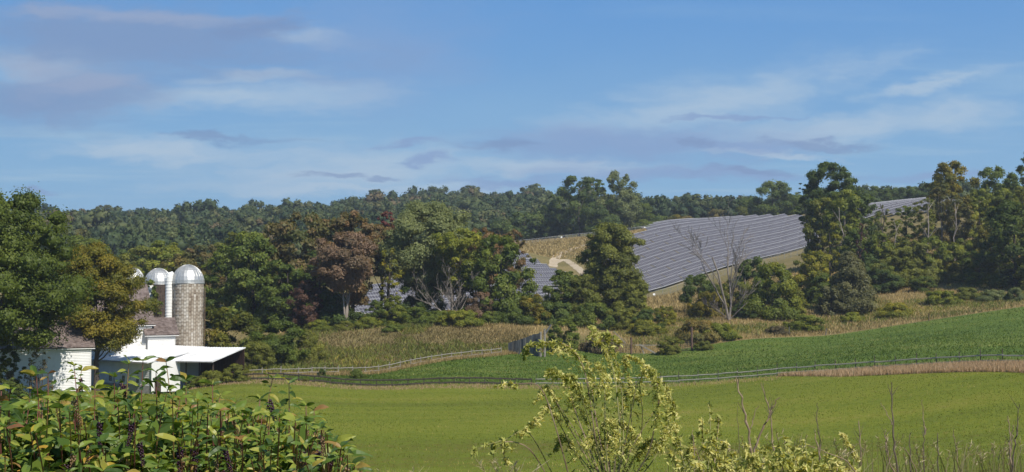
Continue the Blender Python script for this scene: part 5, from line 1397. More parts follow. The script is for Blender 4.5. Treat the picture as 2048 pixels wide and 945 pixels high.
# ------------------------------------------------------------------ the far wooded ridge (reads as one mass)
def far_wood():
    rng = np.random.default_rng(99)
    n = 12000
    px = rng.uniform(-260, 2320, n)
    dmin = np.interp(px, [-260, 300, 700, 980, 1100, 1330, 1420, 1600, 1750, 2320], [560, 520, 560, 640, 690, 690, 690, 680, 640, 640])
    dmax = np.interp(px, [-260, 1200, 1500, 2320], [1190, 1160, 1060, 960])
    u = rng.uniform(0, 1, n); D = np.sqrt(dmin ** 2 + u * (dmax ** 2 - dmin ** 2))
    x = (px - 1024) / FPX * D; cell = {}
    keep = []
    for i in range(n):
        k = (int(x[i] // 6.5), int(D[i] // 8))
        if k in cell: continue
        cell[k] = 1; keep.append(i)
    x, D = x[keep], D[keep]; z = Tn(x, D); m = len(x)
    # eight crown shapes, each a cluster of rounded leafy lobes on a short trunk
    src = bpy.data.collections.new('far_crowns')
    fm = far_material()
    for q in range(8):
        r2 = np.random.default_rng(500 + q); K = int(r2.integers(7, 13))
        wide = r2.uniform(.8, 1.25); flat = r2.uniform(.10, .20)
        off = r2.normal(size=(K, 3)) * np.array([.26 * wide, .26 * wide, flat]) + np.array([0, 0, .60]); off[0] = (0, 0, .78)
        off[:, 2] = np.clip(off[:, 2] - .35 * np.hypot(off[:, 0], off[:, 1]) ** 1.2, .12, .86)
        lr = r2.uniform(.12, .24, K) * wide
        core = off[:, None] + BV * wobble(BV, r2.uniform(0, 50, K), .42) * (lr * .78)[:, None, None] * np.array([1, 1, .85])
        per = 420; lj = r2.integers(0, K, per)
        v = unit(r2.normal(size=(per, 3)) + np.array([0, 0, .4]))
        p = off[lj] + v * (lr[lj] * r2.uniform(.75, 1.18, per))[:, None] * np.array([1, 1, .85])
        V1 = leaf_quads(p, unit(v + r2.normal(size=(per, 3)) * .45), r2.uniform(.045, .105, per), .8, r2)
        lt = np.clip(r2.normal(.5, .2, K), 0, 1)
        V = np.concatenate([V1, core.reshape(-1, 3)]); tint = np.concatenate([np.repeat(np.clip(lt[lj] + r2.normal(0, .15, per), 0, 1), 4), np.repeat(lt, len(BV))])
        o = bpy.data.objects.new('far_crown', np_mesh('far_crown', V, np.concatenate([np.arange(len(V1)).reshape(-1, 4), ball_faces(K, len(V1))]), fm, tint=tint, smooth=True))
        src.objects.link(o)
    me = bpy.data.meshes.new('far_wood'); me.vertices.add(m)
    me.vertices.foreach_set('co', np.stack([x, D, z], -1).astype(np.float32).ravel())
    tone = np.clip(.45 + 1.1 * (vnoise(x * .012, D * .012, 8) - .5) + rng.normal(0, .24, m), 0, 1)
    def at(n_, kind, vals, key='value'):
        a_ = me.attributes.new(n_, kind, 'POINT'); a_.data.foreach_set(key, np.asarray(vals).ravel())
    at('tone', 'FLOAT', tone.astype(np.float32)); at('pick', 'INT', rng.integers(0, 8, m).astype(np.int32))
    sc = np.exp(rng.normal(0, .22, m)); hgt = rng.uniform(10, 15, m) * sc
    at('size', 'FLOAT_VECTOR', np.stack([hgt * rng.uniform(.75, 1.1, m), hgt * rng.uniform(.75, 1.1, m), hgt], -1).astype(np.float32), 'vector')
    at('turn', 'FLOAT_VECTOR', np.stack([rng.normal(0, .05, m), rng.normal(0, .05, m), rng.uniform(0, 6.28, m)], -1).astype(np.float32), 'vector')
    o = link(bpy.data.objects.new('far_wood', me))
    ng = bpy.data.node_groups.new('far_wood', 'GeometryNodeTree')
    ng.interface.new_socket('Geometry', in_out='INPUT', socket_type='NodeSocketGeometry'); ng.interface.new_socket('Geometry', in_out='OUTPUT', socket_type='NodeSocketGeometry')
    gi, go = ng.nodes.new('NodeGroupInput'), ng.nodes.new('NodeGroupOutput')
    ci = ng.nodes.new('GeometryNodeCollectionInfo'); ci.inputs['Collection'].default_value = src; ci.inputs['Separate Children'].default_value = True
    io = ng.nodes.new('GeometryNodeInstanceOnPoints'); io.inputs['Pick Instance'].default_value = True
    def named(nm, dt):
        q = ng.nodes.new('GeometryNodeInputNamedAttribute'); q.data_type = dt; q.inputs[0].default_value = nm
        return next(k for k in q.outputs if k.enabled and k.name == 'Attribute')
    e2r = ng.nodes.new('FunctionNodeEulerToRotation'); ng.links.new(named('turn', 'FLOAT_VECTOR'), e2r.inputs[0])
    ng.links.new(gi.outputs[0], io.inputs['Points']); ng.links.new(ci.outputs[0], io.inputs['Instance'])
    ng.links.new(named('pick', 'INT'), io.inputs['Instance Index']); ng.links.new(e2r.outputs[0], io.inputs['Rotation']); ng.links.new(named('size', 'FLOAT_VECTOR'), io.inputs['Scale'])
    ng.links.new(io.outputs[0], go.inputs[0])
    md = o.modifiers.new('scatter', 'NODES'); md.node_group = ng
    tag(o, 'dark green wooded ridge along the whole skyline', 'woods', kind='stuff')
def far_material():
    m, nt, L, out = new_mat('far_wood_leaves')
    a1 = N(nt, 'ShaderNodeAttribute', attribute_name='tint'); a2 = N(nt, 'ShaderNodeAttribute', attribute_name='tone', attribute_type='INSTANCER')
    k = N(nt, 'ShaderNodeMath', operation='MULTIPLY_ADD'); k.inputs[1].default_value = .40
    h = N(nt, 'ShaderNodeMath', operation='SUBTRACT'); h.inputs[1].default_value = .5
    L(a1.outputs['Fac'], h.inputs[0]); L(h.outputs[0], k.inputs[0]); L(a2.outputs['Fac'], k.inputs[2])
    c = ramp_node(nt, [(0, (.034, .056, .022)), (.4, (.056, .082, .028)), (.75, (.094, .112, .038)), (.95, (.115, .115, .042)), (1, (.135, .105, .050))], k.outputs[0], L)
    b = N(nt, 'ShaderNodeBsdfPrincipled'); b.inputs['Roughness'].default_value = .6; b.inputs['Specular IOR Level'].default_value = .2; L(c, b.inputs['Base Color'])
    t = N(nt, 'ShaderNodeBsdfTranslucent'); L(c, t.inputs[0])
    mx = N(nt, 'ShaderNodeMixShader'); mx.inputs[0].default_value = .28; L(b.outputs[0], mx.inputs[1]); L(t.outputs[0], mx.inputs[2]); L(mx.outputs[0], out.inputs[0])
    return m
far_wood()
for (px, yt, w, D, pal, lab, ti) in [(750, 378, 34, 1150, 'far', 'single rounded tree standing above the ridge line left of centre', .5), (1050, 375, 36, 1100, 'far', 'rounded tree topping the ridge left of the tall hill group', .4),
                                     (940, 371, 50, 1120, 'far', 'highest rounded crown on the ridge above the willow', .5), (205, 410, 50, 1050, 'amber', 'brownish bare looking tree on the ridge at the left', .2),
                                     (872, 374, 60, 1130, 'far', 'broad crown on the ridge above the big willow', .45)]:
    tree('ridge_tree', px, yt, w, D, pal, 'round', lab, .3, tint=ti, gap=.1)
# ------------------------------------------------------------------ foreground: pokeweed
PK = [(0, (.045, .080, .016)), (.3, (.085, .145, .022)), (.62, (.170, .230, .034)), (.88, (.300, .320, .055)), (.94, (.34, .26, .05)), (1, (.22, .10, .05))]
M_PLEAF = leaf_mat('pokeweed_leaf', PK, .38, .45, .35, src='object')
M_PLEAF_Y = leaf_mat('pokeweed_leaf_yellow', [(0, (.22, .22, .03)), (.5, (.38, .29, .035)), (1, (.46, .23, .04))], .38, .45, .3, src='object')
M_PLEAF_T = leaf_mat('pokeweed_foliage', PK, .38, .5, .3)
M_PSTEM = noise_mat('magenta_stem', [(.3, (.10, .030, .030)), (.7, (.22, .085, .060))], 6, rough=.45, spec=.4)
M_PETIOLE = noise_mat('pink_green_stem', [(.3, (.17, .08, .045)), (.7, (.22, .16, .05))], 6, rough=.5)
M_BERRY = noise_mat('dark_berry', [(.3, (.012, .006, .014)), (.7, (.045, .012, .028))], 8, rough=.4, spec=.3)
M_BERRY_G = noise_mat('unripe_berry', [(.3, (.14, .13, .04)), (.7, (.17, .045, .040))], 30, rough=.35, spec=.5)
def poke_leaf_mesh(seed, mat):
    r = random.Random(seed); n = 6
    droop, fold, twist = r.uniform(.15, .7), r.uniform(.12, .45), r.uniform(-.5, .5)
    b = MB(); rows = []
    for i in range(n + 1):
        t = i / n
        w = .175 * math.sin(math.pi * min(t * .96 + .04, 1)) ** .8 * (1.12 - .35 * t) if 0 < i < n else .008
        y = t * (1 - .12 * droop * t); z = .10 * math.sin(t * 2.2) - droop * .42 * t * t
        a = twist * t; wave = .03 * math.sin(t * 9 + seed)
        lift = fold * w
        L_ = Vector((-w * math.cos(a), y, z + lift - w * math.sin(a) + wave)); R_ = Vector((w * math.cos(a), y, z + lift + w * math.sin(a) - wave)); Mid = Vector((0, y, z))
        rows.append((L_, Mid, R_))
    for i in range(n):
        a, c = rows[i], rows[i + 1]
        b.poly([a[0], a[1], c[1], c[0]]); b.poly([a[1], a[2], c[2], c[1]])
    return b.mesh('leaf', mat, smooth=True)
PLEAVES = [poke_leaf_mesh(i, M_PLEAF) for i in range(7)]
PLEAVES_Y = [poke_leaf_mesh(20 + i, M_PLEAF_Y) for i in range(3)]
def ico():
    p = (1 + 5 ** .5) / 2
    v = [Vector(q).normalized() for q in ((-1, p, 0), (1, p, 0), (-1, -p, 0), (1, -p, 0), (0, -1, p), (0, 1, p), (0, -1, -p), (0, 1, -p), (p, 0, -1), (p, 0, 1), (-p, 0, -1), (-p, 0, 1))]
    f = [(0, 11, 5), (0, 5, 1), (0, 1, 7), (0, 7, 10), (0, 10, 11), (1, 5, 9), (5, 11, 4), (11, 10, 2), (10, 7, 6), (7, 1, 8), (3, 9, 4), (3, 4, 2), (3, 2, 6), (3, 6, 8), (3, 8, 9), (4, 9, 5), (2, 4, 11), (6, 2, 10), (8, 6, 7), (9, 8, 1)]
    return v, f
ICO = ico()
def raceme_mesh(seed, ripe):
    """a hanging spike of berries along -Z, unit length"""
    r = random.Random(seed); b = MB(); n = 44
    path = lambda t: Vector((.10 * math.sin(t * 2 + seed), .08 * t * t, -t))
    b.tube([path(i / 6) for i in range(7)], .022, 4, mi=1, cap=False)
    for i in range(n):
        t = .08 + .92 * i / n; a = i * 2.4
        s = (.062 if ripe else .046) * (1.05 - .45 * t) * r.uniform(.8, 1.15)
        c = path(t) + Vector((math.cos(a), math.sin(a), r.uniform(-.3, .3))) * (.105 * (1.1 - .5 * t))
        o = len(b.v)
        b.v += [tuple(c + q * s) for q in ICO[0]]; b.t += [.5] * 12
        for f in ICO[1]: b.f.append(tuple(o + k for k in f)); b.m.append(0)
    return b.mesh('berry_cluster', [M_BERRY if ripe else M_BERRY_G, M_PETIOLE], smooth=True)
RIPE, UNRIPE = [raceme_mesh(i, True) for i in range(3)], [raceme_mesh(9 + i, False) for i in range(3)]
def frame_from(d, up):
    y = d.normalized(); x = y.cross(up)
    if x.length < 1e-3: x = y.cross(Vector((1, 0, 0)))
    x.normalize(); z = x.cross(y)
    return Matrix((x, y, z)).transposed()
OUT_X = [-60, 0, 40, 75, 105, 150, 200, 240, 290, 340, 390, 440, 500, 560, 610, 645, 690, 722]
OUT_Y = [768, 772, 796, 782, 804, 790, 796, 776, 762, 766, 798, 812, 826, 832, 842, 856, 900, 950]
def pokeweed(root_px, D0, tips, label, seed, yellow):
    r = random.Random(seed)
    base = G(root_px, D0)
    root = thing('pokeweed', base, label, 'plant', 'pokeweed plants in the foreground')
    trunk = Vector((0, 0, .55)); nleaf = [0]; nber = [0]
    main = MB(); main.tube([Vector((0, 0, -.1)), Vector((.01, 0, .3)), trunk], [.028, .024, .02], 7); main.obj('stem', M_PSTEM, root)
    def add_leaf(pos, d, L_, yel):
        if nleaf[0] >= 298: return
        nleaf[0] += 1
        o = link(bpy.data.objects.new('leaf', r.choice(PLEAVES_Y if yel else PLEAVES)), root)
        up = (Vector((0, 0, 1)) + Vector((r.gauss(0, .6), r.gauss(-.25, .6), 0))).normalized()
        o.matrix_local = Matrix.Translation(pos) @ (frame_from(d, up).to_4x4()) @ Matrix.Diagonal((L_ * r.uniform(.8, 1.1), L_, L_, 1))
    for (px, py, D, sprig) in tips:
        tip = P(px, py, D) - base
        mid = trunk.lerp(tip, .45) + Vector((r.gauss(0, .08), r.gauss(0, .08), .10 + .10 * r.random()))
        if sprig: mid.z -= .12
        bez = lambda t: trunk * (1 - t) ** 2 + mid * 2 * t * (1 - t) + tip * t * t
        b = MB(); pts = [bez(i / 9) for i in range(10)]
        b.tube(pts, [.0105 - .0080 * i / 9 for i in range(10)], 5, cap=False); b.obj('branch', M_PSTEM if r.random() < .7 else M_PETIOLE, root)
        n = 16
        a = r.uniform(0, 6)
        for i in range(n):
            t = .42 + .57 * ((i + .5) / n) ** (.6 if sprig else .75)
            a += 2.4
            q = bez(t); tan = (bez(min(t + .02, 1)) - bez(t - .02)).normalized()
            side = frame_from(tan, Vector((0, 0, 1))) @ Vector((math.cos(a), 0, math.sin(a)))
            d = (side * Vector((1, 1, .5)) * .0 + Vector((side.x, side.y, side.z * .5)) * .95 + tan * r.uniform(.0, .45) + Vector((0, -.12, r.uniform(-.45, .2)))).normalized()
            yel = yellow(px, py) and r.random() < .5
            L_ = r.uniform(.050, .118) * (1.05 - .30 * (t > .85))
            add_leaf(q + d * .02, d, L_, yel)
            if r.random() < (.055 if not sprig else .08) and nber[0] < 60:
                nber[0] += 1
                o = link(bpy.data.objects.new('berry_cluster', r.choice(RIPE if r.random() < .45 else UNRIPE)), root)
                o.location = q + side * .03; s = r.uniform(.10, .18); o.scale = (s, s, s); o.rotation_euler = (r.gauss(0, .18), r.gauss(0, .18), r.uniform(0, 6)); o.scale.x = o.scale.y = s * .8
        if sprig:                                 # a loose high tip: drooping leaves all the way to its end
            for k in range(8):
                t = .78 + .21 * k / 8; q = bez(t); a += 2.4
                add_leaf(q, Vector((math.cos(a), math.sin(a) - .2, r.uniform(-.75, .15))).normalized(), r.uniform(.085, .135), False)
        for k in range(3):
            d = ((tip - mid).normalized() * .25 + Vector((math.cos(a + k * 1.57), math.sin(a + k * 1.57), r.uniform(-.15, .3))) * .9).normalized()
            add_leaf(tip, d, r.uniform(.06, .13), yellow(px, py) and r.random() < .4)
    # small crowded foliage deep inside the bush
    rng = np.random.default_rng(seed); n = 2300
    p = np.stack([rng.normal(0, .26, n), rng.normal(.25, .40, n), rng.uniform(.1, 1.0, n)], -1)
    zmax = np.array([P(np.clip(project(base + Vector(q))[0], -60, 722), float(np.interp(project(base + Vector(q))[0], OUT_X, OUT_Y)) + 34, (base.y + q[1])).z - base.z for q in p])
    p[:, 2] = np.minimum(p[:, 2] * 1.9, zmax - rng.uniform(0, .45, n))
    p = p[p[:, 2] > .05]; n = len(p)
    nr = unit(rng.normal(size=(n, 3)) * .8 + np.array([0, -.3, .9]))
    V = leaf_quads(p, nr, rng.uniform(.07, .16, n), .62, rng)
    o = np_obj('inner_foliage', V, np.arange(len(V)).reshape(-1, 4), M_PLEAF_T, root, tint=np.repeat(np.clip(rng.normal(.38, .27, n), 0, .93), 4)); o['kind'] = 'stuff'
SPRIGS = [(72, 752, 7.2), (96, 748, 7.4), (20, 778, 7.0), (148, 733, 8.2), (163, 742, 8.4), (258, 728, 8.0), (286, 722, 7.8), (332, 724, 8.1), (312, 745, 7.6), (228, 755, 7.9), (372, 762, 8.3),
          (360, 800, 7.9), (440, 792, 8.6), (470, 806, 8.4), (425, 770, 8.8), (545, 757, 8.4), (578, 768, 8.6), (520, 800, 8.2), (560, 815, 8.3), (612, 812, 8.7), (628, 822, 8.6), (500, 830, 8.0), (5, 800, 7.4), (190, 778, 7.8), (120, 790, 7.6)]
rt = random.Random(42)
fill = []
while len(fill) < 225:
    px, py = rt.uniform(-60, 722), rt.uniform(775, 965)
    top = np.interp(px, OUT_X, OUT_Y)
    if py < top + 75 or rt.random() < .55: py = max(py, top + 3)
    if py > top + 2 and (py < top + 80 or rt.random() < .6): fill.append((px, py, 6.4 + 2.6 * rt.random() - 1.0 * (py - 780) / 180, False))
roots = [(-10, 7.2, 'pokeweed cut by the left edge of the picture, yellow green leaves'), (40, 7.9, 'pokeweed just right of the left edge, in front of the shadowed shrub'), (84, 7.5, 'pokeweed with a pale leafy tip before the shadowed shrub left of the white wall'),
         (125, 8.0, 'low pokeweed with yellowing leaves below the white barn wall'), (165, 7.6, 'pokeweed with one slim pale sprig standing against the white barn wall'), (215, 8.0, 'pokeweed below the gap between the white barn and the low shed'),
         (262, 7.7, 'bushy pokeweed in front of the grey wall of the low shed'), (300, 8.1, 'pokeweed with yellow lower leaves right of the grey shed wall'), (338, 7.6, 'tallest pokeweed, hung with dark berries, in front of the sunny shed end wall'), (385, 8.1, 'pokeweed in front of the dark opening of the lean-to'),
         (430, 7.8, 'pokeweed with a dark stem arching right below the lean-to roof end'), (475, 8.2, 'pokeweed with a loose drooping top before the start of the rail fence'), (520, 7.7, 'low pokeweed in front of the mown field, left of the high sprig'), (562, 8.2, 'pokeweed with one high leafy sprig crossing the dark fence'),
         (615, 7.9, 'pokeweed with upright tips just right of the high sprig'), (668, 8.3, 'rightmost pokeweed sloping down to the mown field')]
groups = [[] for _ in roots]
for (px, py, D) in SPRIGS: groups[min(range(16), key=lambda i: abs(roots[i][0] - px))].append((px, py, D, True))
for (px, py, D, s) in fill: groups[min(range(16), key=lambda i: abs(roots[i][0] - px))].append((px, py, D, s))
YEL = lambda px, py: py > 845 and (20 < px < 290) and (math.sin(px * .045) + math.sin(px * .021 + py * .03) > -.2)
for i, (px, D, lab) in enumerate(roots): pokeweed(px, D, groups[i], lab, 300 + i, YEL)

# ------------------------------------------------------------------ foreground: feathery yellow green weed and dry stalks
M_PLUME = leaf_mat('plume_leaves', [(0, (.17, .21, .045)), (.45, (.36, .37, .10)), (.8, (.55, .52, .18)), (1, (.66, .60, .27))], .35, .6, .2)
M_WEED = leaf_mat('weed_leaves', [(0, (.080, .105, .026)), (.5, (.16, .185, .042)), (1, (.28, .28, .08))], .35, .6, .2)
M_DRYSTALK = noise_mat('dry_stalk', [(.3, (.13, .085, .055)), (.7, (.32, .24, .16))], 8, rough=.8)
M_GREENSTEM = noise_mat('yellow_green_stem', [(.3, (.13, .13, .05)), (.7, (.24, .22, .09))], 8, rough=.7)
M_GREYTWIG = noise_mat('brown_twig', [(.3, (.06, .045, .035)), (.7, (.16, .12, .09))], 8, rough=.85)
def spline(pts, n):
    out = []
    for i in range(len(pts) - 1):
        p0, p1, p2, p3 = pts[max(i - 1, 0)], pts[i], pts[i + 1], pts[min(i + 2, len(pts) - 1)]
        for k in range(n):
            t = k / n
            out.append(.5 * (2 * p1 + (p2 - p0) * t + (2 * p0 - 5 * p1 + 4 * p2 - p3) * t * t + (3 * p1 - p0 - 3 * p2 + p3) * t ** 3))
    out.append(pts[-1]); return out
def plume(root, base, line, D, seed, f0=.25, width=.035, count=230, mat=None, tint=.55, droop=1.0, size=.022):
    """stem along a drawn line, its upper part set with small hanging flower sprays"""
    r = random.Random(seed); rng = np.random.default_rng(seed)
    dd = np.linspace(0, 1, len(line))
    pts = [P(x, y, D + .25 * math.sin(seed + 2.2 * t)) - base for (x, y), t in zip(line, dd)]
    S = spline(pts, 6)
    b = MB(); m = len(S); b.tube(S, [.0032 - .0022 * i / (m - 1) for i in range(m)], 5, cap=False); st = b.obj('stem', M_GREENSTEM if r.random() < .6 else M_DRYSTALK, root)
    A = np.array([tuple(p) for p in S]); t = f0 + (1 - f0) * rng.uniform(0, 1, count) ** .8
    k = t * (m - 1); i0 = np.minimum(k.astype(int), m - 2); q = A[i0] + (A[i0 + 1] - A[i0]) * (k - i0)[:, None]
    # short side sprays
    ns = max(int(count / 9), 4); ts = f0 + (1 - f0) * (np.arange(ns) + .5) / ns
    ks = ts * (m - 1); j0 = np.minimum(ks.astype(int), m - 2); root_s = A[j0] + (A[j0 + 1] - A[j0]) * (ks - j0)[:, None]
    dirs = unit(rng.normal(size=(ns, 3)) * np.array([1, 1, .6]) + np.array([0, 0, .05])); ln = width * rng.uniform(.6, 1.6, ns) * (1.1 - .5 * (ts - f0) / (1 - f0))
    w = rng.integers(0, ns, count); u = rng.uniform(0, 1, count)
    p = root_s[w] + dirs[w] * (ln[w] * u)[:, None] + np.array([0, 0, -1]) * (droop * ln[w] * .8 * u * u)[:, None] + rng.normal(size=(count, 3)) * width * .10
    V = leaf_quads(p, unit(rng.normal(size=(count, 3)) + np.array([0, -.2, .5])), size * rng.uniform(.6, 1.6, count), .38, rng)
    lt = np.clip(rng.normal(tint, .18, ns), 0, 1)
    fp = np_obj('flower_plume', V, np.arange(len(V)).reshape(-1, 4), mat or M_PLUME, root, tint=np.repeat(np.clip(lt[w] + rng.normal(0, .14, count), 0, 1), 4)); fp['kind'] = 'stuff'
def big_weed():
    D = 5.4
    base = G(1225, D)
    root = thing('feathery_weed', base, 'tall feathery weed with drooping pale yellow sprays in the centre foreground', 'plant')
    b0 = (1225, 1010)
    L_ = [[b0, (1195, 900), (1180, 800), (1165, 730), (1135, 692), (1095, 685), (1062, 690), (1046, 708)],
          [b0, (1200, 880), (1185, 790), (1178, 735), (1150, 705), (1110, 700)],
          [b0, (1240, 900), (1235, 800), (1225, 735), (1205, 690), (1188, 662), (1182, 655)],
          [b0, (1245, 900), (1245, 810), (1238, 745), (1222, 700), (1210, 668), (1240, 682)],
          [b0, (1260, 900), (1262, 820), (1258, 760), (1250, 715), (1280, 722), (1296, 740)],
          [b0, (1275, 900), (1285, 830), (1280, 765), (1298, 740), (1325, 765), (1345, 800), (1352, 830)],
          [b0, (1290, 920), (1310, 850), (1318, 800), (1312, 760), (1300, 738)],
          [b0, (1300, 930), (1330, 870), (1340, 820), (1330, 775)],
          [b0, (1285, 930), (1325, 880), (1350, 850), (1352, 905)],
          [b0, (1180, 900), (1150, 820), (1135, 765), (1110, 742), (1095, 745)],
          [b0, (1170, 910), (1130, 840), (1105, 790), (1090, 775), (1075, 800)],
          [b0, (1160, 920), (1120, 850), (1095, 810), (1085, 830), (1060, 850), (1040, 868)],
          [b0, (1190, 880), (1165, 800), (1150, 760), (1125, 750), (1100, 740)],
          [b0, (1210, 880), (1210, 800), (1205, 750), (1195, 730), (1215, 760)],
          [b0, (1230, 900), (1240, 840), (1252, 790), (1262, 780), (1278, 800)],
          [b0, (1200, 900), (1175, 850), (1150, 800), (1160, 790), (1185, 820)],
          [b0, (1215, 920), (1200, 880), (1185, 870), (1170, 890)],
          [b0, (1240, 930), (1255, 890), (1270, 870), (1290, 890)],
          [b0, (1260, 930), (1285, 900), (1300, 880), (1320, 900)],
          [b0, (1230, 930), (1232, 880), (1225, 840), (1205, 850)],
          [b0, (1220, 940), (1215, 890), (1240, 850), (1262, 860)],
          [b0, (1180, 940), (1140, 890), (1125, 870), (1110, 900)]]
    for i, l in enumerate(L_):
        long_ = l[-1][1] < 800
        plume(root, base, l, D + .18 * math.sin(i * 1.9), 500 + i, .40 if long_ else .35, .034, 470, tint=.6 if i % 3 else .45, size=.0155)
    for i in range(7):                       # bare inner twigs
        x = 1110 + i * 33
        l = [b0, (1225 + (x - 1225) * .45, 900), (x, 800 + 40 * math.sin(i * 2.2))]
        b = MB(); S = spline([P(px_, py_, D + .1 * math.sin(i)) - base for px_, py_ in l], 5); b.tube(S, [.0032 - .0024 * k / (len(S) - 1) for k in range(len(S))], 5, cap=False); b.obj('twig', M_GREYTWIG if i % 2 else M_DRYSTALK, root)
    rng = np.random.default_rng(77); n = 480
    py_ = rng.uniform(770, 960, n); px_ = rng.normal(1225, 42, n)
    p = np.array([tuple(P(a, b, D + rng.normal(0, .18)) - base) for a, b in zip(px_, py_)])
    V = leaf_quads(p, unit(rng.normal(size=(n, 3)) + np.array([0, -.2, .4])), rng.uniform(.012, .034, n), .35, rng)
    o = np_obj('weed_leaves', V, np.arange(len(V)).reshape(-1, 4), M_WEED, root, tint=np.repeat(rng.uniform(0, 1, n), 4)); o['kind'] = 'stuff'
big_weed()
def side_spray(name, label, D, lines, seed, **kw):
    base = G(lines[0][0][0], D); root = thing(name, base, label, 'plant')
    for i, l in enumerate(lines): plume(root, base, l, D, seed + i, **kw)
side_spray('trailing_weed', 'low weed sprig with pale yellow leaves trailing left of the feathery weed', 5.6, [[(1130, 1000), (1080, 900), (1050, 862), (1010, 880), (975, 890), (945, 905)], [(1120, 1000), (1060, 900), (1005, 885), (1008, 910), (1012, 930)]], 700, f0=.45, count=46, width=.03, size=.03)
side_spray('trailing_weed', 'thin horizontal sprig left of the feathery weed at fence height', 5.3, [[(1150, 1000), (1110, 850), (1080, 775), (1040, 768), (1010, 770), (992, 774)]], 720, f0=.62, count=70, width=.02)
CL = [(1405, 836, 1425), (1418, 805, 1410), (1432, 858, 1440), (1448, 880, 1452), (1490, 888, 1500), (1512, 872, 1505), (1530, 892, 1540), (1558, 888, 1566), (1575, 875, 1582), (1592, 890, 1600), (1610, 880, 1605), (1628, 905, 1640), (1652, 900, 1660), (1675, 912, 1680), (1700, 925, 1705), (1380, 905, 1395), (1360, 870, 1372)]
CLUMPS = [((1340, 1398), 'small low mugwort clump at the right foot of the feathery weed'), ((1399, 1460), 'upright mugwort clump between the feathery weed and the knotted dry stalk'), ((1461, 1540), 'pale yellow mugwort clump round the foot of the knotted dry stalk'),
          ((1541, 1632), 'broad pale yellow mugwort clump right of the crossed stalks'), ((1633, 1720), 'low mugwort clump under the cream seed spike')]
for ci, ((lo, hi), lab) in enumerate(CLUMPS):
    lines = []
    for (px, py, bx) in CL:
        if lo <= px <= hi:
            lines += [[(bx, 1010), (bx + 4, 960), (px + 3, (py + 945) / 2), (px, py)], [(bx + 6, 1010), (bx + 14, 965), (px + 16, (py + 960) / 2), (px + 20, py + 26)], [(bx - 6, 1010), (bx - 10, 970), (px - 12, (py + 970) / 2), (px - 20, py + 34)]]
    side_spray('mugwort', lab, 5.0 + .4 * math.sin(ci * 1.7), lines, 800 + 50 * ci, f0=.30, count=85, width=.028, tint=.58)
side_spray('seed_spike', 'thick cream coloured seed spike leaning left in the right foreground', 5.2, [[(1735, 1000), (1722, 935), (1705, 900), (1684, 868)]], 950, f0=.45, count=160, width=.012, tint=.85)
STALKS = [([(1515, 1000), (1500, 890), (1488, 820), (1472, 755)], .0060, 'thick brown dry stalk with knots, left of the forked pair'), ([(1565, 1000), (1548, 900), (1538, 820), (1521, 765)], .0042, 'tall dark dry stalk leaning left, crossed by a pale stem'),
          ([(1505, 905), (1530, 850), (1545, 820), (1558, 795)], .0038, 'pale stem leaning right across the tall dark stalk'), ([(1500, 865), (1508, 830), (1518, 812)], .0025, 'thin dark twig between the two tall stalks'),
          ([(1632, 1000), (1640, 900), (1635, 850), (1634, 806)], .0032, 'thin dark upright stalk alone in the field view'), ([(1640, 920), (1632, 880), (1630, 860)], .0028, 'short pale stem beside the lone dark stalk'),
          ([(1725, 1000), (1722, 900), (1716, 842)], .0042, 'brown straight stalk beside the cream seed spike'), ([(1800, 1000), (1790, 900), (1785, 830), (1783, 765)], .0044, 'tall dark brown straight stalk in the right foreground'),
          ([(1795, 960), (1778, 920), (1772, 880), (1770, 858)], .0032, 'pale curved stem left of the tall straight stalk'), ([(1785, 850), (1770, 820), (1762, 806)], .0024, 'thin twig leaning left off the tall straight stalk'),
          ([(1826, 1000), (1820, 910), (1819, 865)], .0030, 'thin greyish stalk right of the tall straight stalk'), ([(1855, 1000), (1846, 900), (1850, 858)], .0032, 'curved brown stalk in the right foreground'),
          ([(1852, 870), (1846, 830), (1843, 800)], .0026, 'pale upper stem above the curved brown stalk'), ([(1880, 1000), (1876, 920), (1873, 866)], .0030, 'thin dark stalk just right of the curved brown stalk'),
          ([(1925, 1000), (1914, 905), (1906, 862)], .0032, 'pale stalk bending left near the right corner'), ([(2022, 1000), (2020, 900), (2016, 832)], .0038, 'dark stalk at the right corner, left of the curved green one'),
          ([(2020, 1000), (2028, 900), (2036, 850), (2037, 808)], .0034, 'green brown stalk curving up at the right corner'), ([(2018, 930), (2024, 880), (2026, 850)], .0030, 'pale stem between the two stalks at the right corner'),
          ([(1745, 1010), (1700, 930), (1650, 905), (1612, 888)], .0030, 'pale stem lying low to the left of the cream seed spike'), ([(1390, 1000), (1388, 900), (1384, 860)], .0026, 'pale thin stem right of the feathery weed'),
          ([(1480, 960), (1478, 900), (1474, 812)], .0020, 'very thin dark twig left of the thick knotted stalk'), ([(1840, 960), (1815, 905), (1800, 895)], .0022, 'pale twig leaning left low beside the tall straight stalk')]
for i, (l, rad, lab) in enumerate(STALKS):
    D = 5.2 + .6 * math.sin(i * 2.3); base = G(l[0][0], D); r = random.Random(i)
    root = thing('dry_stalk', base, lab, 'stalk')
    S = spline([P(x, y, D) - base for x, y in l], 6)
    S = [p + Vector((r.gauss(0, .0025), r.gauss(0, .0025), 0)) for p in S]
    if l[0][1] >= 960: S = [Vector((S[0].x * .2, 0, 0))] + S
    b = MB(); m = len(S); b.tube(S, [rad * (1 - .62 * k / (m - 1)) * r.uniform(.85, 1.2) for k in range(m)], 6)
    b.obj('stem', M_DRYSTALK if ('pale' in lab or i % 3 == 0) else M_GREYTWIG, root)
    if rad > .003:
        for k in range(5):
            q = S[int(m * r.uniform(.4, .95)) - 1]; d = Vector((r.uniform(-1, 1), r.uniform(-.4, .4), 1.3)).normalized()
            t = MB(); t.tube([q, q + d * r.uniform(.02, .07)], [rad * .4, rad * .12], 4); t.obj('twig', M_GREYTWIG, root)
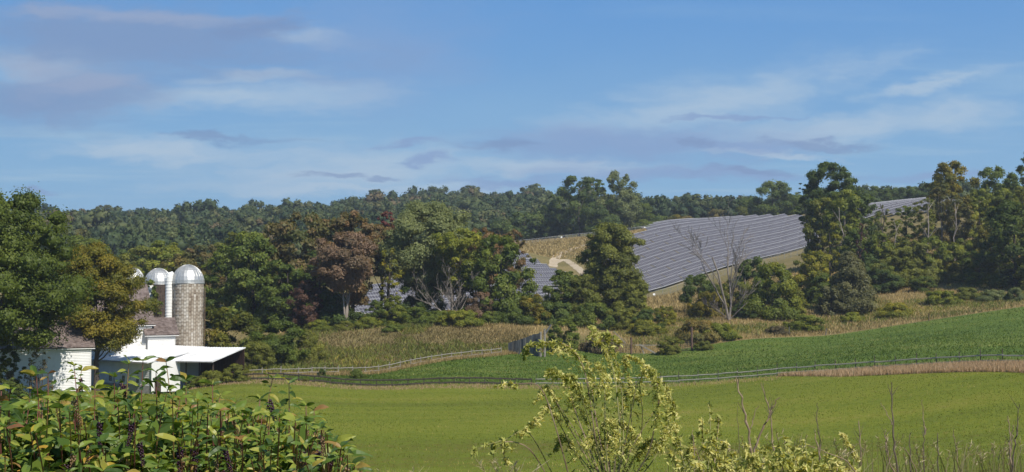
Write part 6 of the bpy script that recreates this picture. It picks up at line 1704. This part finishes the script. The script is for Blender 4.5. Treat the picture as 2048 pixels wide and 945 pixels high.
# weedy grass at the very bottom of the view
GM_BANK = leaf_mat('bank_grass', [(0, (.09, .12, .03)), (.45, (.17, .19, .05)), (.75, (.30, .26, .12)), (1, (.46, .38, .24))], .35, .6, .15)
rng = np.random.default_rng(5)
n = 9000
D = rng.uniform(5.5, 9.5, n); px = rng.uniform(640, 2080, n)
x = (px - 1024) / FPX * D; z = Tn(x, D)
ztop = np.array([P(a, b, d).z for a, b, d in zip(px, np.where(px > 1330, rng.normal(935, 30, n), rng.normal(963, 16, n)), D)])
hh = np.maximum(ztop - z, .2)
th = rng.uniform(0, 6.28, n); w = rng.uniform(.004, .010, n)
lx, ly = rng.normal(0, .12, n), rng.normal(0, .12, n)
V = np.stack([np.stack([x - np.cos(th) * w, D - np.sin(th) * w, z], -1), np.stack([x + np.cos(th) * w, D + np.sin(th) * w, z], -1), np.stack([x + lx, D + ly, z + hh], -1)], 1).reshape(-1, 3)
tag(np_obj('bank_grass', V, np.arange(3 * n).reshape(-1, 3), GM_BANK, tint=np.repeat(np.clip(rng.normal(.5, .25, n), 0, 1), 3)), 'tall thin grass blades along the bottom of the foreground bank', 'grass', kind='stuff')

# clumps of thin dry grass among the stalks
M_STRAW = leaf_mat('straw_blades', [(0, (.14, .15, .05)), (.5, (.30, .26, .13)), (1, (.48, .41, .27))], .35, .6, .15)
def grass_clump(px, top, D, w, label, seed):
    r = random.Random(seed); base = G(px, D); root = thing('dry_grass_clump', base, label, 'grass clump')
    b = MB()
    for i in range(26):
        x0 = px + r.gauss(0, w * .35); x1 = x0 + r.gauss(0, w * .5); y1 = top + abs(r.gauss(0, 26)); d = D + r.uniform(-.35, .35)
        p0 = P(x0, 1000, d) - base; p2 = P(x1, y1, d) - base; p1 = P(x0 * .75 + x1 * .25, y1 + 40, d) - base
        pts = [p0 * (1 - t) ** 2 + p1 * 2 * t * (1 - t) + p2 * t * t for t in (0, .25, .5, .75, 1)]
        b.tube(pts, [.0021, .0019, .0016, .0012, .0006], 3, t=r.random(), cap=False)
        if r.random() < .3:                                    # a loose seed head
            for k in range(9):
                q = pts[3].lerp(pts[4], k / 8); e = q + Vector((r.gauss(0, .010), r.gauss(0, .010), r.uniform(.004, .02)))
                b.tube([q, e], [.0022, .0008], 3, t=r.uniform(.5, 1), cap=False)
    o = b.obj('blades', M_STRAW, root); o['kind'] = 'stuff'
for i, (px, top, w, lab) in enumerate([(1372, 880, 40, 'thin straw grass clump right of the feathery weed'), (1475, 872, 46, 'pale grass clump at the foot of the knotted stalk'), (1585, 862, 60, 'wispy dry grass clump above the broad mugwort'),
                                       (1690, 880, 46, 'dry grass clump under the cream seed spike'), (1765, 870, 50, 'dry grass clump left of the tall straight stalk'), (1835, 884, 50, 'dry grass clump round the curved brown stalk'),
                                       (1905, 886, 50, 'low dry grass clump left of the right corner stalks'), (1975, 880, 50, 'dry grass clump between the pale bent stalk and the right corner'), (2032, 872, 40, 'dry grass clump at the right corner stalks'), (1010, 915, 70, 'low thin grass clump below the trailing sprig'), (800, 930, 60, 'few thin grass blades at the bottom, right of the pokeweed')]):
    grass_clump(px, top, 5.6 + .5 * math.sin(i * 1.9), w, lab, 60 + i)
# ------------------------------------------------------------------ the air between here and the ridge
HAZE_DENSITY = 0.00014
def haze():
    b = MB(); b.hexa([(-2400, -80, -32), (2400, -80, -32), (2400, 3600, -32), (-2400, 3600, -32)], [(-2400, -80, 130), (2400, -80, 130), (2400, 3600, 130), (-2400, 3600, 130)])
    m, nt, L, out = new_mat('air')
    v = N(nt, 'ShaderNodeVolumePrincipled'); v.inputs['Color'].default_value = (.80, .88, 1, 1); v.inputs['Density'].default_value = HAZE_DENSITY; v.inputs['Anisotropy'].default_value = .2
    L(v.outputs[0], out.inputs['Volume'])
    o = b.obj('haze', m); tag(o, 'thin blue haze over the distant ridge', 'haze', kind='stuff')
haze()
